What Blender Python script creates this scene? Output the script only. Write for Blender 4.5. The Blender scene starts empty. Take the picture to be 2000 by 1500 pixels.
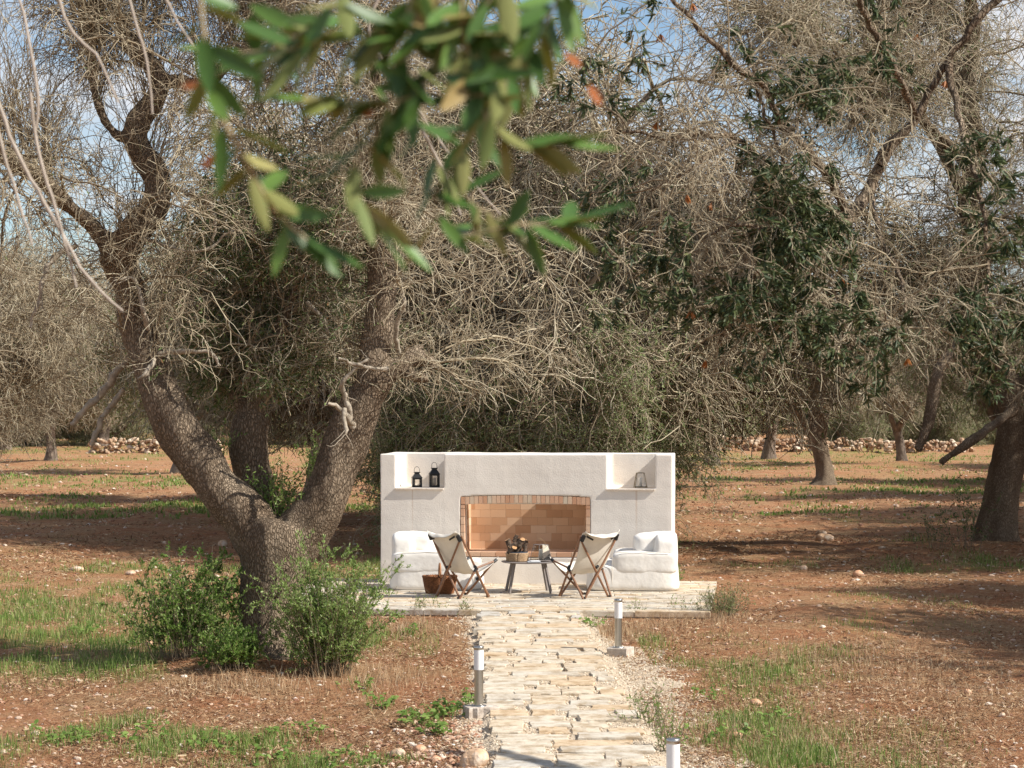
import bpy, bmesh, math, random
import numpy as np
from mathutils import Vector, Matrix
random.seed(7)
RNG = np.random.default_rng(11)
R = math.radians
S = bpy.context.scene
COL = S.collection

# ------------------------------------------------------------ camera
F = 4500.0; H = 2.4; HY = 790.0          # focal length in photo pixels, eye height, horizon row
cam_d = bpy.data.cameras.new('camera'); cam = bpy.data.objects.new('camera', cam_d); COL.objects.link(cam)
cam.location = (0, 0, H); cam.rotation_euler = (R(90), 0, 0)
cam_d.lens = 36 * F / 2000; cam_d.sensor_width = 36; cam_d.shift_y = (HY - 750) / 2000
cam_d.clip_start = 0.1; cam_d.clip_end = 3000
cam_d.dof.use_dof = True; cam_d.dof.focus_distance = 29; cam_d.dof.aperture_fstop = 11
S.camera = cam

def at(px, py, Y):
    return Vector(((px - 1000) / F * Y, Y, H - (py - HY) / F * Y))

# ------------------------------------------------------------ light
SUN_TO = Vector((0.9736, -0.3034, 0.90)).normalized()
el = math.asin(SUN_TO.z)
sd = bpy.data.lights.new('sun', 'SUN'); sd.energy = 5.0; sd.angle = R(0.5); sd.color = (1, 0.955, 0.88)
sun = bpy.data.objects.new('sun', sd); COL.objects.link(sun)
sun.rotation_euler = SUN_TO.to_track_quat('Z', 'Y').to_euler()
S.view_settings.view_transform = 'Standard'; S.view_settings.look = 'None'
S.view_settings.exposure = 0.52; S.view_settings.gamma = 1

w = bpy.data.worlds.new('World'); S.world = w; w.use_nodes = True
nt = w.node_tree; N = nt.nodes; Lk = nt.links; N.clear()
out = N.new('ShaderNodeOutputWorld'); bg = N.new('ShaderNodeBackground'); bg.inputs[1].default_value = 0.095
sky = N.new('ShaderNodeTexSky'); sky.sky_type = 'NISHITA'; sky.sun_disc = False
sky.sun_elevation = el; sky.sun_rotation = math.atan2(SUN_TO.x, SUN_TO.y)
sky.air_density = 1.0; sky.dust_density = 0.3; sky.ozone_density = 3.0
tc = N.new('ShaderNodeTexCoord'); mp = N.new('ShaderNodeMapping'); mp.inputs['Scale'].default_value = (1, 1, 2.4)
mp.inputs['Location'].default_value = (0.35, 0.1, 0.5)
no = N.new('ShaderNodeTexNoise'); no.inputs['Scale'].default_value = 6.5; no.inputs['Detail'].default_value = 9; no.inputs['Roughness'].default_value = 0.58
cr = N.new('ShaderNodeValToRGB'); cr.color_ramp.elements[0].position = 0.44; cr.color_ramp.elements[1].position = 0.62
mx = N.new('ShaderNodeMix'); mx.data_type = 'RGBA'
mx.inputs['B'].default_value = (6.2, 6.3, 6.6, 1)
Lk.new(tc.outputs['Generated'], mp.inputs[0]); Lk.new(mp.outputs[0], no.inputs[0]); Lk.new(no.outputs[0], cr.inputs[0])
Lk.new(cr.outputs[0], mx.inputs['Factor']); Lk.new(sky.outputs[0], mx.inputs['A']); Lk.new(mx.outputs['Result'], bg.inputs[0]); Lk.new(bg.outputs[0], out.inputs[0])

# ------------------------------------------------------------ materials
def mat(name, c1, c2=None, scale=8, rough=0.85, bump=0.0, bscale=60, metal=0, spec=0.3, detail=6, stretch=(1, 1, 1), c3=None, rnd=0.0, transl=0.0, coord='Object', bdist=0.01):
    m = bpy.data.materials.new(name); m.use_nodes = True
    n = m.node_tree.nodes; l = m.node_tree.links; b = n['Principled BSDF']
    b.inputs['Roughness'].default_value = rough; b.inputs['Metallic'].default_value = metal
    b.inputs['Specular IOR Level'].default_value = spec
    t = n.new('ShaderNodeTexCoord'); mp = n.new('ShaderNodeMapping'); mp.inputs['Scale'].default_value = stretch
    l.new(t.outputs[coord], mp.inputs[0])
    c = None
    if c2 is None:
        r_ = n.new('ShaderNodeRGB'); r_.outputs[0].default_value = (*c1, 1); c = r_.outputs[0]
    else:
        x = n.new('ShaderNodeTexNoise'); x.inputs['Scale'].default_value = scale; x.inputs['Detail'].default_value = detail
        x.inputs['Roughness'].default_value = 0.65
        l.new(mp.outputs[0], x.inputs[0])
        rp = n.new('ShaderNodeValToRGB'); e = rp.color_ramp.elements
        e[0].position = 0.35; e[0].color = (*c1, 1); e[1].position = 0.65; e[1].color = (*c2, 1)
        if c3: q = e.new(0.5); q.color = (*c3, 1)
        l.new(x.outputs[0], rp.inputs[0]); c = rp.outputs[0]
    if rnd:
        a = n.new('ShaderNodeAttribute'); a.attribute_name = 'rnd'
        mr = n.new('ShaderNodeMapRange'); mr.inputs['To Min'].default_value = 1 - rnd; mr.inputs['To Max'].default_value = 1 + rnd
        l.new(a.outputs['Fac'], mr.inputs[0])
        v = n.new('ShaderNodeVectorMath'); v.operation = 'SCALE'; l.new(c, v.inputs[0]); l.new(mr.outputs[0], v.inputs['Scale']); c = v.outputs[0]
    l.new(c, b.inputs['Base Color'])
    if bump:
        x = n.new('ShaderNodeTexNoise'); x.inputs['Scale'].default_value = bscale; x.inputs['Detail'].default_value = 5
        l.new(mp.outputs[0], x.inputs[0])
        bp = n.new('ShaderNodeBump'); bp.inputs['Strength'].default_value = bump; bp.inputs['Distance'].default_value = bdist
        l.new(x.outputs[0], bp.inputs['Height']); l.new(bp.outputs[0], b.inputs['Normal'])
    if transl:
        tr = n.new('ShaderNodeBsdfTranslucent'); l.new(c, tr.inputs[0]); ms = n.new('ShaderNodeMixShader'); ms.inputs[0].default_value = transl
        l.new(b.outputs[0], ms.inputs[1]); l.new(tr.outputs[0], ms.inputs[2]); l.new(ms.outputs[0], n['Material Output'].inputs[0])
    return m

def ramp_mat(name, stops, rough=0.8, transl=0.0, spec=0.3):
    """colour picked per leaf / twig / stone from the face attribute rnd"""
    m = bpy.data.materials.new(name); m.use_nodes = True
    n = m.node_tree.nodes; l = m.node_tree.links; b = n['Principled BSDF']
    b.inputs['Roughness'].default_value = rough; b.inputs['Specular IOR Level'].default_value = spec
    a = n.new('ShaderNodeAttribute'); a.attribute_name = 'rnd'; rp = n.new('ShaderNodeValToRGB'); e = rp.color_ramp.elements
    e[0].position = stops[0][0]; e[0].color = (*stops[0][1], 1); e[1].position = stops[-1][0]; e[1].color = (*stops[-1][1], 1)
    for p, c in stops[1:-1]: q = e.new(p); q.color = (*c, 1)
    l.new(a.outputs['Fac'], rp.inputs[0]); l.new(rp.outputs[0], b.inputs['Base Color'])
    if transl:
        tr = n.new('ShaderNodeBsdfTranslucent'); l.new(rp.outputs[0], tr.inputs[0]); ms = n.new('ShaderNodeMixShader'); ms.inputs[0].default_value = transl
        l.new(b.outputs[0], ms.inputs[1]); l.new(tr.outputs[0], ms.inputs[2]); l.new(ms.outputs[0], n['Material Output'].inputs[0])
    return m

M = {}
M['twig'] = ramp_mat('twig', [(0, (.13, .098, .062)), (.4, (.28, .222, .145)), (.8, (.44, .37, .25)), (1, (.56, .50, .37))], 0.85)
M['leaf'] = ramp_mat('leaf', [(0, (.055, .082, .030)), (.45, (.095, .14, .045)), (.75, (.15, .20, .06)), (.93, (.24, .27, .12)), (.97, (.24, .26, .17)), (1, (.33, .13, .035))], 0.55, 0.25, 0.3)
M['leaf_pale'] = ramp_mat('leaf_pale', [(0, (.10, .145, .045)), (.5, (.19, .245, .08)), (1, (.34, .39, .18))], 0.6, 0.3)
M['leaf_bush'] = ramp_mat('leaf_bush', [(0, (.08, .15, .03)), (.5, (.18, .29, .06)), (.85, (.30, .41, .11)), (1, (.40, .46, .20))], 0.5, 0.45, 0.3)
M['leaf_feather'] = ramp_mat('leaf_feather', [(0, (.13, .21, .05)), (.5, (.26, .37, .10)), (.85, (.38, .48, .17)), (1, (.50, .55, .30))], 0.55, 0.45, 0.3)
M['leaf_deep'] = ramp_mat('leaf_deep', [(0, (.032, .052, .022)), (.6, (.062, .088, .034)), (.9, (.12, .145, .055)), (.96, (.20, .20, .09)), (1, (.33, .12, .03))], 0.55, 0.2, 0.25)
M['grass'] = ramp_mat('grass', [(0, (.09, .16, .03)), (.5, (.18, .28, .055)), (.75, (.29, .35, .10)), (1, (.52, .45, .24))], 0.6, 0.35)
M['straw'] = ramp_mat('straw', [(0, (.14, .062, .033)), (.5, (.31, .18, .095)), (.85, (.47, .33, .19)), (1, (.64, .51, .34))], 0.8, 0.2)
M['pebble'] = ramp_mat('pebble', [(0, (.28, .13, .075)), (.5, (.44, .27, .18)), (.85, (.56, .43, .32)), (1, (.70, .62, .53))], 0.9)
M['gravel_stone'] = ramp_mat('gravel_stone', [(0, (.42, .31, .21)), (.4, (.60, .49, .36)), (1, (.76, .67, .53))], 0.9)

def bark_mat(name, a, b_, scale=26):
    m = bpy.data.materials.new(name); m.use_nodes = True
    n = m.node_tree.nodes; l = m.node_tree.links; bs = n['Principled BSDF']; bs.inputs['Roughness'].default_value = 0.95; bs.inputs['Specular IOR Level'].default_value = .15
    t = n.new('ShaderNodeTexCoord'); mp = n.new('ShaderNodeMapping'); mp.inputs['Scale'].default_value = (1, 1, .36); l.new(t.outputs['Object'], mp.inputs[0])
    nz = n.new('ShaderNodeTexNoise'); nz.inputs['Scale'].default_value = 26; nz.inputs['Detail'].default_value = 4; l.new(mp.outputs[0], nz.inputs[0])
    mv = n.new('ShaderNodeMix'); mv.data_type = 'RGBA'; mv.inputs['Factor'].default_value = .045; l.new(mp.outputs[0], mv.inputs['A']); l.new(nz.outputs['Color'], mv.inputs['B'])
    vo = n.new('ShaderNodeTexVoronoi'); vo.feature = 'DISTANCE_TO_EDGE'; vo.inputs['Scale'].default_value = scale; l.new(mv.outputs['Result'], vo.inputs[0])
    n2 = n.new('ShaderNodeTexNoise'); n2.inputs['Scale'].default_value = 90; n2.inputs['Detail'].default_value = 5; l.new(mp.outputs[0], n2.inputs[0])
    n3 = n.new('ShaderNodeTexNoise'); n3.inputs['Scale'].default_value = 2.6; n3.inputs['Detail'].default_value = 6; l.new(mp.outputs[0], n3.inputs[0])
    r1 = n.new('ShaderNodeValToRGB'); r1.color_ramp.elements[0].color = (.50, .47, .44, 1); r1.color_ramp.elements[0].position = 0; r1.color_ramp.elements[1].position = .22; l.new(vo.outputs['Distance'], r1.inputs[0])
    r2 = n.new('ShaderNodeValToRGB'); r2.color_ramp.elements[0].color = (*a, 1); r2.color_ramp.elements[1].color = (*b_, 1); r2.color_ramp.elements[0].position = .3; r2.color_ramp.elements[1].position = .7; l.new(n3.outputs[0], r2.inputs[0])
    mm = n.new('ShaderNodeMix'); mm.data_type = 'RGBA'; mm.blend_type = 'MULTIPLY'; mm.inputs['Factor'].default_value = 1; l.new(r2.outputs[0], mm.inputs['A']); l.new(r1.outputs[0], mm.inputs['B'])
    l.new(mm.outputs['Result'], bs.inputs['Base Color'])
    ad = n.new('ShaderNodeMath'); ad.operation = 'MULTIPLY_ADD'; ad.inputs[1].default_value = .35; l.new(n2.outputs[0], ad.inputs[0]); 
    cl = n.new('ShaderNodeMath'); cl.operation = 'MINIMUM'; cl.inputs[1].default_value = .22; l.new(vo.outputs['Distance'], cl.inputs[0])
    sc = n.new('ShaderNodeMath'); sc.operation = 'MULTIPLY'; sc.inputs[1].default_value = 4; l.new(cl.outputs[0], sc.inputs[0]); l.new(sc.outputs[0], ad.inputs[2])
    bp = n.new('ShaderNodeBump'); bp.inputs['Strength'].default_value = 1; bp.inputs['Distance'].default_value = .016; l.new(ad.outputs[0], bp.inputs['Height']); l.new(bp.outputs[0], bs.inputs['Normal'])
    return m
M['bark'] = bark_mat('bark', (.19, .135, .09), (.38, .30, .215), 52)
M['bark_far'] = mat('bark_far', (.10, .075, .055), (.27, .21, .16), scale=6, bump=1, bscale=14, bdist=.04, stretch=(1, 1, .4))
M['dead_wood'] = mat('dead_wood', (.22, .18, .13), (.42, .36, .28), scale=14, bump=.6, bscale=50)

# ------------------------------------------------------------ mesh helpers
class MB:
    def __init__(s): s.v = []; s.f = []; s.n = 0
    def add(s, v, f, mi=0, rnd=None, smooth=True):
        v = np.asarray(v, float).reshape(-1, 3); f = np.asarray(f, int)
        if len(f) == 0: return
        if rnd is None: rnd = np.full(len(f), .5)
        elif np.isscalar(rnd): rnd = np.full(len(f), rnd)
        s.v.append(v); s.f.append((f + s.n, mi, np.asarray(rnd, float), smooth)); s.n += len(v)
    def mesh(s, name, mats):
        me = bpy.data.meshes.new(name)
        V = np.concatenate(s.v) if s.v else np.zeros((0, 3))
        me.vertices.add(len(V)); me.vertices.foreach_set('co', V.astype(np.float32).ravel())
        loops = np.concatenate([f.ravel() for f, *_ in s.f]); sizes = np.concatenate([np.full(len(f), f.shape[1]) for f, *_ in s.f])
        me.loops.add(len(loops)); me.loops.foreach_set('vertex_index', loops.astype(np.int32))
        me.polygons.add(len(sizes)); st = np.concatenate([[0], np.cumsum(sizes)[:-1]])
        me.polygons.foreach_set('loop_start', st.astype(np.int32)); me.polygons.foreach_set('loop_total', sizes.astype(np.int32))
        me.polygons.foreach_set('material_index', np.concatenate([np.full(len(f), mi) for f, mi, *_ in s.f]).astype(np.int32))
        me.polygons.foreach_set('use_smooth', np.concatenate([np.full(len(f), sm) for f, _, _, sm in s.f]))
        a = me.attributes.new('rnd', 'FLOAT', 'FACE'); a.data.foreach_set('value', np.concatenate([r for _, _, r, _ in s.f]).astype(np.float32))
        for m in (mats if isinstance(mats, (list, tuple)) else [mats]): me.materials.append(m)
        me.update(calc_edges=True); me.validate(); return me
    def build(s, name, mats, parent=None, loc=None, rotz=0):
        o = bpy.data.objects.new(name, s.mesh(name, mats)); COL.objects.link(o)
        if parent: o.parent = parent
        if loc is not None: o.location = loc
        if rotz: o.rotation_euler.z = rotz
        return o

def tag(o, label=None, cat=None, group=None, kind=None):
    if label: o['label'] = label
    if cat: o['category'] = cat
    if group: o['group'] = group
    if kind: o['kind'] = kind
    return o
def empty(name, loc, rz=0, label=None, cat=None, group=None):
    o = bpy.data.objects.new(name, None); COL.objects.link(o); o.location = loc; o.rotation_euler.z = rz
    o.empty_display_size = .1
    return tag(o, label, cat, group)
def copy_tree(o, parent=None):
    c = o.copy(); COL.objects.link(c); c.parent = parent
    for ch in [q for q in bpy.data.objects if q.parent == o]: copy_tree(ch, c)
    return c

def nrm(a): return a / np.maximum(np.linalg.norm(a, axis=-1, keepdims=True), 1e-9)
def tubes(P, Rd, sides=3):
    """P (N,K,3) centre lines, Rd (N,K) radii"""
    P = np.asarray(P, float); Rd = np.asarray(Rd, float)
    if P.ndim == 2: P = P[None]; Rd = Rd[None]
    n, k, _ = P.shape
    T = np.empty_like(P); T[:, 1:-1] = P[:, 2:] - P[:, :-2]; T[:, 0] = P[:, 1] - P[:, 0]; T[:, -1] = P[:, -1] - P[:, -2]; T = nrm(T)
    mean = nrm(P[:, -1] - P[:, 0]); ax = np.argmin(np.abs(mean), axis=1); ref = np.eye(3)[ax][:, None, :]
    A = nrm(np.cross(T, np.broadcast_to(ref, T.shape))); B = np.cross(T, A)
    an = np.arange(sides) * 2 * math.pi / sides
    V = P[:, :, None, :] + Rd[:, :, None, None] * (np.cos(an)[None, None, :, None] * A[:, :, None, :] + np.sin(an)[None, None, :, None] * B[:, :, None, :])
    base = (np.arange(n)[:, None, None] * k + np.arange(k - 1)[None, :, None]) * sides
    j = np.arange(sides)[None, None, :]; j2 = (j + 1) % sides
    Fc = np.stack([base + j, base + j2, base + sides + j2, base + sides + j], -1).reshape(-1, 4)
    return V.reshape(-1, 3), Fc
def grow(P0, D0, L, K, wander, drop, rng=RNG):
    n = len(P0); P = np.empty((n, K + 1, 3)); P[:, 0] = P0; d = nrm(D0.copy()); L = np.broadcast_to(L, (n,)) 
    for i in range(K):
        d = d + rng.normal(0, wander, (n, 3)); d[:, 2] -= drop; d = nrm(d)
        P[:, i + 1] = P[:, i] + d * (L / K)[:, None]
    return P
def rdir(n, rng=RNG): return nrm(rng.normal(0, 1, (n, 3)))
def pick(P, n, lo=.15, hi=1.0, rng=RNG):
    """n random attachment points on curves P with local tangents"""
    N_, K, _ = P.shape; i = rng.integers(0, N_, n); t = rng.uniform(lo, hi, n) * (K - 1); k = np.minimum(t.astype(int), K - 2); f = (t - k)[:, None]
    return P[i, k] * (1 - f) + P[i, k + 1] * f, nrm(P[i, k + 1] - P[i, k]), i
def leaves(P, D, Nn, L, W, detail=False):
    """folded lance-shaped leaves"""
    n = len(P); D = nrm(D); Sd = nrm(np.cross(D, Nn)); U = np.cross(Sd, D)
    L = np.broadcast_to(L, (n,))[:, None]; W = np.broadcast_to(W, (n,))[:, None]
    if not detail:
        V = np.stack([P, P + D * L * .45 + Sd * W * .5 + U * W * .15, P + D * L, P + D * L * .45 - Sd * W * .5 + U * W * .15], 1)
        b = np.arange(n)[:, None] * 4
        return V.reshape(-1, 3), np.concatenate([b + 0, b + 1, b + 2, b + 3], 1)
    V = np.stack([P, P + D * L * .3 + Sd * W * .45 + U * W * .15, P + D * L * .68 + Sd * W * .4 + U * W * .1, P + D * L - U * L * .08,
                  P + D * L * .68 - Sd * W * .4 + U * W * .1, P + D * L * .3 - Sd * W * .45 + U * W * .15], 1)
    b = np.arange(n)[:, None] * 6
    return V.reshape(-1, 3), np.concatenate([b + 0, b + 1, b + 2, b + 3, b + 4, b + 5], 1)

def hash2(i, j, s):
    h = (i * 374761393 + j * 668265263 + s * 1442695041) & 0xffffffff
    h = ((h ^ (h >> 13)) * 1274126177) & 0xffffffff
    return ((h ^ (h >> 16)) & 0xffff) / 65535.0
def vn(x, y, s=0):
    x = np.asarray(x, float); y = np.asarray(y, float)
    i = np.floor(x).astype(np.int64); j = np.floor(y).astype(np.int64); u = x - i; v = y - j; u = u * u * (3 - 2 * u); v = v * v * (3 - 2 * v)
    return (hash2(i, j, s) * (1 - u) + hash2(i + 1, j, s) * u) * (1 - v) + (hash2(i, j + 1, s) * (1 - u) + hash2(i + 1, j + 1, s) * u) * v
def fbm(x, y, s=0, o=4):
    r = 0; a = .5; t = 0
    for k in range(o): r = r + a * vn(x * 2 ** k, y * 2 ** k, s + k); t += a; a *= .5
    return r / t

def box(mb, c, sz, mi=0, rnd=.5, bev=0.0, rot=None):
    x, y, z = [q / 2 for q in sz]; b = min(bev, x * .9, y * .9, z * .9)
    if b <= 0:
        V = np.array([(sx * x, sy * y, s_ * z) for s_ in (-1, 1) for sy in (-1, 1) for sx in (-1, 1)])
        Fq = np.array([(0, 2, 3, 1), (4, 5, 7, 6), (0, 1, 5, 4), (2, 6, 7, 3), (0, 4, 6, 2), (1, 3, 7, 5)])
        if rot is not None: V = V @ np.array(rot).T
        mb.add(V + np.array(c), Fq, mi, rnd, False)
    else:
        bm = bmesh.new(); bmesh.ops.create_cube(bm, size=1)
        for v in bm.verts: v.co = Vector((v.co.x * sz[0], v.co.y * sz[1], v.co.z * sz[2]))
        bmesh.ops.bevel(bm, geom=list(bm.edges), offset=b, segments=2, affect='EDGES', profile=.6)
        add_bm(mb, bm, c, mi, rnd, rot)
def add_bm(mb, bm, c=(0, 0, 0), mi=0, rnd=.5, rot=None, smooth=False):
    bmesh.ops.triangulate(bm, faces=bm.faces[:]); bm.verts.index_update()
    V = np.array([v.co for v in bm.verts]); Fq = np.array([[v.index for v in f.verts] for f in bm.faces])
    if rot is not None: V = V @ np.array(rot).T
    mb.add(V + np.array(c), Fq, mi, rnd, smooth); bm.free()
def bar(mb, a, b, r, sides=8, mi=0, r2=None):
    a = np.array(a, float); b = np.array(b, float); r2 = r if r2 is None else r2
    d = (b - a) / np.linalg.norm(b - a) * 1e-4
    V, Fc = tubes(np.stack([a, a + d, b - d, b]), np.array([1e-4, r, r2, 1e-4]), sides); mb.add(V, Fc, mi, .5, False)
def lathe(mb, prof, sides=32, c=(0, 0, 0), mi=0, smooth=True, sx=1, sy=1, rot=0):
    an = np.arange(sides) * 2 * math.pi / sides + rot; pr = np.array(prof)
    V = np.stack([pr[:, 0][:, None] * np.cos(an) * sx, pr[:, 0][:, None] * np.sin(an) * sy, np.repeat(pr[:, 1][:, None], sides, 1)], -1).reshape(-1, 3) + np.array(c)
    k = len(pr); b = np.arange(k - 1)[:, None] * sides; j = np.arange(sides)[None]; j2 = (j + 1) % sides
    mb.add(V, np.stack([b + j, b + j2, b + sides + j2, b + sides + j], -1).reshape(-1, 4), mi, .5, smooth)
_ico = {}
def ico(sub):
    if sub not in _ico:
        bm = bmesh.new(); bmesh.ops.create_icosphere(bm, subdivisions=sub, radius=1)
        bm.verts.index_update(); _ico[sub] = (np.array([v.co for v in bm.verts]), np.array([[v.index for v in f.verts] for f in bm.faces])); bm.free()
    return _ico[sub]
def rocks(mb, P, size, sub=1, rough=.25, mi=0, flat=.65, rng=RNG, smooth=False, rnd=None):
    V0, F0 = ico(sub); n = len(P); size = np.broadcast_to(size, (n,))
    V = V0[None] * (1 + rng.uniform(-rough, rough, (n, len(V0), 1)))
    sc = rng.uniform(.6, 1.15, (n, 1, 3)); sc[:, :, 2] *= flat; V = V * sc * size[:, None, None]
    a = rng.uniform(0, 6.28, n); c, s_ = np.cos(a)[:, None], np.sin(a)[:, None]
    V = np.stack([V[..., 0] * c - V[..., 1] * s_, V[..., 0] * s_ + V[..., 1] * c, V[..., 2]], -1) + np.asarray(P)[:, None, :]
    Fc = (F0[None] + (np.arange(n) * len(V0))[:, None, None]).reshape(-1, 3)
    r_ = rng.uniform(0, 1, n) if rnd is None else np.full(n, rnd)
    mb.add(V.reshape(-1, 3), Fc, mi, np.repeat(r_, len(F0)), smooth)

# ------------------------------------------------------------ ground
P0 = Vector((-1.73, 30.3, 0)); YAW = R(-6)
def wl(s, t, z=0):       # fireplace frame -> world
    return Vector((P0.x + math.cos(YAW) * s - math.sin(YAW) * t, P0.y + math.sin(YAW) * s + math.cos(YAW) * t, z))
TX, TY = at(528, 1290, 21)[0], 21.0
mounds = [(TX, TY, 1.1, .13), (8.05, 39, 1.5, .08), (9.05, 67, 1.4, .05), (15.7, 94, 1.5, .1), (-19.6, 98, 2, .1), (15, 72, 1.5, .1)]
def path_x(y): return 0.205 - (y - 26.3) * .0202
def gz(x, y):
    x = np.asarray(x, float); y = np.asarray(y, float)
    h = (fbm(x / 3.2, y / 5.5, 3) - .5) * .34 - .03 + (fbm(x / .8, y / .8, 9) - .5) * .09 + (fbm(x / .22, y / .22, 19, 3) - .5) * .035 - .02
    c, s_ = math.cos(YAW), math.sin(YAW); dx = x - P0.x; dy = y - P0.y
    s = dx * c + dy * s_; t = -dx * s_ + dy * c
    d = np.maximum(np.maximum(-.9 - s, s - 4.4), np.maximum(-3.9 - t, t - .6))
    dp = np.where(y < 27, np.abs(x - path_x(y)) - .60, 9)
    d = np.minimum(d, dp); k = np.clip((d - .05) / 1.3, 0, 1); k = k * k * (3 - 2 * k)
    h = h * k - .02 * (1 - k)
    for mx_, my_, r_, a_ in mounds: h = h + a_ * np.exp(-((x - mx_) ** 2 + ((y - my_)) ** 2) / (r_ * r_))
    h = h + np.clip((y - 112) / 60, 0, 1) * 1.0
    return h
def green(x, y):
    x = np.asarray(x, float); y = np.asarray(y, float)
    g = (fbm(x / 2.4, y / 4.5, 21, 5) - .55) * 2.6
    for px, py, Y, rx, ry, a in ((60, 1250, 0, 1.9, 4.4, 2.8), (300, 1350, 0, .5, .5, -.6), (60, 1430, 0, 1.2, .9, 2.0), (330, 1435, 0, .8, .6, 2.0), (640, 1475, 0, .7, .45, 1.4), (1450, 1440, 0, .55, 1.3, 1.7), (1560, 1470, 0, .5, .8, 1.4), (740, 1240, 0, .35, 1.4, .9), (700, 1225, 0, .7, 1.2, .5),
                                 (1400, 1330, 0, .25, .8, .3), (1720, 1098, 0, 2.6, 1.2, 2.2), (200, 935, 0, 7, 5, 1.8), (320, 985, 0, 3, 2.8, 2.4), (60, 1000, 0, 3, 2, 1.4), (1850, 960, 0, 5, 4, 2.0), (1850, 938, 0, 6, 4, 1.6), (1200, 905, 0, 12, 7, 1.2), (700, 1095, 0, 1.3, 3.5, 2.2), (700, 985, 0, 1.5, 3, 1.4), (150, 875, 0, 25, 30, 1.4), (1700, 890, 0, 14, 12, 1.4), (150, 1105, 0, 2.4, 1.4, 1.2)):
        Yc = 10800 / (py - HY); Xc = (px - 1000) / F * Yc
        g = g + a * np.exp(-((x - Xc) / rx) ** 2 - ((y - Yc) / ry) ** 2)
    g = g * np.clip((fbm(x / .7, y / 1.6, 44, 5) - .34) * 3.4, .0, 1.25)
    g = np.where((np.abs(x - path_x(y)) < 1.0) & (y < 27), g - .5, g)
    for mx_, my_, r_, a_ in mounds: g = g - 1.0 * np.exp(-((x - mx_) ** 2 + (y - my_ ) ** 2) / (r_ * r_ * .5))
    g = np.clip(g, 0, 1.15) * np.clip((fbm(x / .35, y / .8, 61, 4) - .30) * 3.2, .12, 1)
    return np.clip(g, 0, 1)

def axis(lo, hi, st, far, grow_=1.06):
    a = list(np.arange(lo, hi, st)); d = st; x = hi
    while x < far: a.append(x); d *= grow_; x += d
    return a
ys = np.array(sorted([-v for v in axis(-11, -10.9, .6, 120, 1.25)][::-1] + axis(11.05, 34, .07, 900, 1.03)))
xr = axis(0, 7, .07, 500, 1.06); xs = np.array(sorted([-v for v in xr[1:]] + xr))
X, Yg = np.meshgrid(xs, ys); Z = gz(X, Yg)
V = np.stack([X, Yg, Z], -1).reshape(-1, 3); nx, ny = len(xs), len(ys)
ii = (np.arange(ny - 1)[:, None] * nx + np.arange(nx - 1)[None]).reshape(-1)
mb = MB(); mb.add(V, np.stack([ii, ii + 1, ii + nx + 1, ii + nx], 1))
def soil_mat():
    m = bpy.data.materials.new('red_soil'); m.use_nodes = True
    n = m.node_tree.nodes; l = m.node_tree.links; b = n['Principled BSDF']; b.inputs['Roughness'].default_value = 1; b.inputs['Specular IOR Level'].default_value = .1
    t = n.new('ShaderNodeTexCoord')
    def noise(sc, det=6, ro=.6, st=None):
        x = n.new('ShaderNodeTexNoise'); x.inputs['Scale'].default_value = sc; x.inputs['Detail'].default_value = det; x.inputs['Roughness'].default_value = ro
        l.new(t.outputs['Object'], x.inputs[0]); return x
    def ramp(src, stops):
        rp = n.new('ShaderNodeValToRGB'); e = rp.color_ramp.elements; e[0].position = stops[0][0]; e[0].color = (*stops[0][1], 1); e[1].position = stops[-1][0]; e[1].color = (*stops[-1][1], 1)
        for p, c in stops[1:-1]: q = e.new(p); q.color = (*c, 1)
        l.new(src, rp.inputs[0]); return rp.outputs[0]
    def mix(f, a, b_):
        x = n.new('ShaderNodeMix'); x.data_type = 'RGBA'
        l.new(f, x.inputs['Factor']) ; l.new(a, x.inputs['A'])
        if isinstance(b_, tuple): x.inputs['B'].default_value = (*b_, 1)
        else: l.new(b_, x.inputs['B'])
        return x.outputs['Result']
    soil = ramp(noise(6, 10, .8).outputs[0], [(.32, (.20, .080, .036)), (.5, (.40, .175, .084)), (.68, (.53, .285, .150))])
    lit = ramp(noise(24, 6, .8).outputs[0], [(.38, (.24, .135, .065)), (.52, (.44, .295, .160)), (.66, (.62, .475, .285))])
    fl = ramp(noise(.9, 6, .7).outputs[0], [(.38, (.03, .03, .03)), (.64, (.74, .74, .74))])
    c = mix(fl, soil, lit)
    sp = ramp(noise(60, 2, .5).outputs[0], [(.66, (0, 0, 0)), (.72, (1, 1, 1))])
    c = mix(sp, c, (.62, .48, .34))
    ga = n.new('ShaderNodeAttribute'); ga.attribute_name = 'green'
    gc = ramp(noise(25, 4, .7).outputs[0], [(.35, (.10, .15, .035)), (.65, (.27, .31, .09))])
    ml = n.new('ShaderNodeMath'); ml.operation = 'MULTIPLY'; nz = noise(9, 4, .7)
    rr = ramp(nz.outputs[0], [(.3, (.25, .25, .25)), (.6, (1, 1, 1))]); l.new(ga.outputs['Fac'], ml.inputs[0]); l.new(rr, ml.inputs[1])
    m2 = n.new('ShaderNodeMath'); m2.operation = 'MULTIPLY'; m2.inputs[1].default_value = .8; l.new(ml.outputs[0], m2.inputs[0])
    c = mix(m2.outputs[0], c, gc); l.new(c, b.inputs['Base Color'])
    bp = n.new('ShaderNodeBump'); bp.inputs['Strength'].default_value = 1; bp.inputs['Distance'].default_value = .06
    l.new(noise(16, 8, .8).outputs[0], bp.inputs['Height']); l.new(bp.outputs[0], b.inputs['Normal'])
    return m
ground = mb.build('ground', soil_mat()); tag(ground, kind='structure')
ga = ground.data.attributes.new('green', 'FLOAT', 'POINT'); ga.data.foreach_set('value', green(X, Yg).ravel().astype(np.float32))

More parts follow.
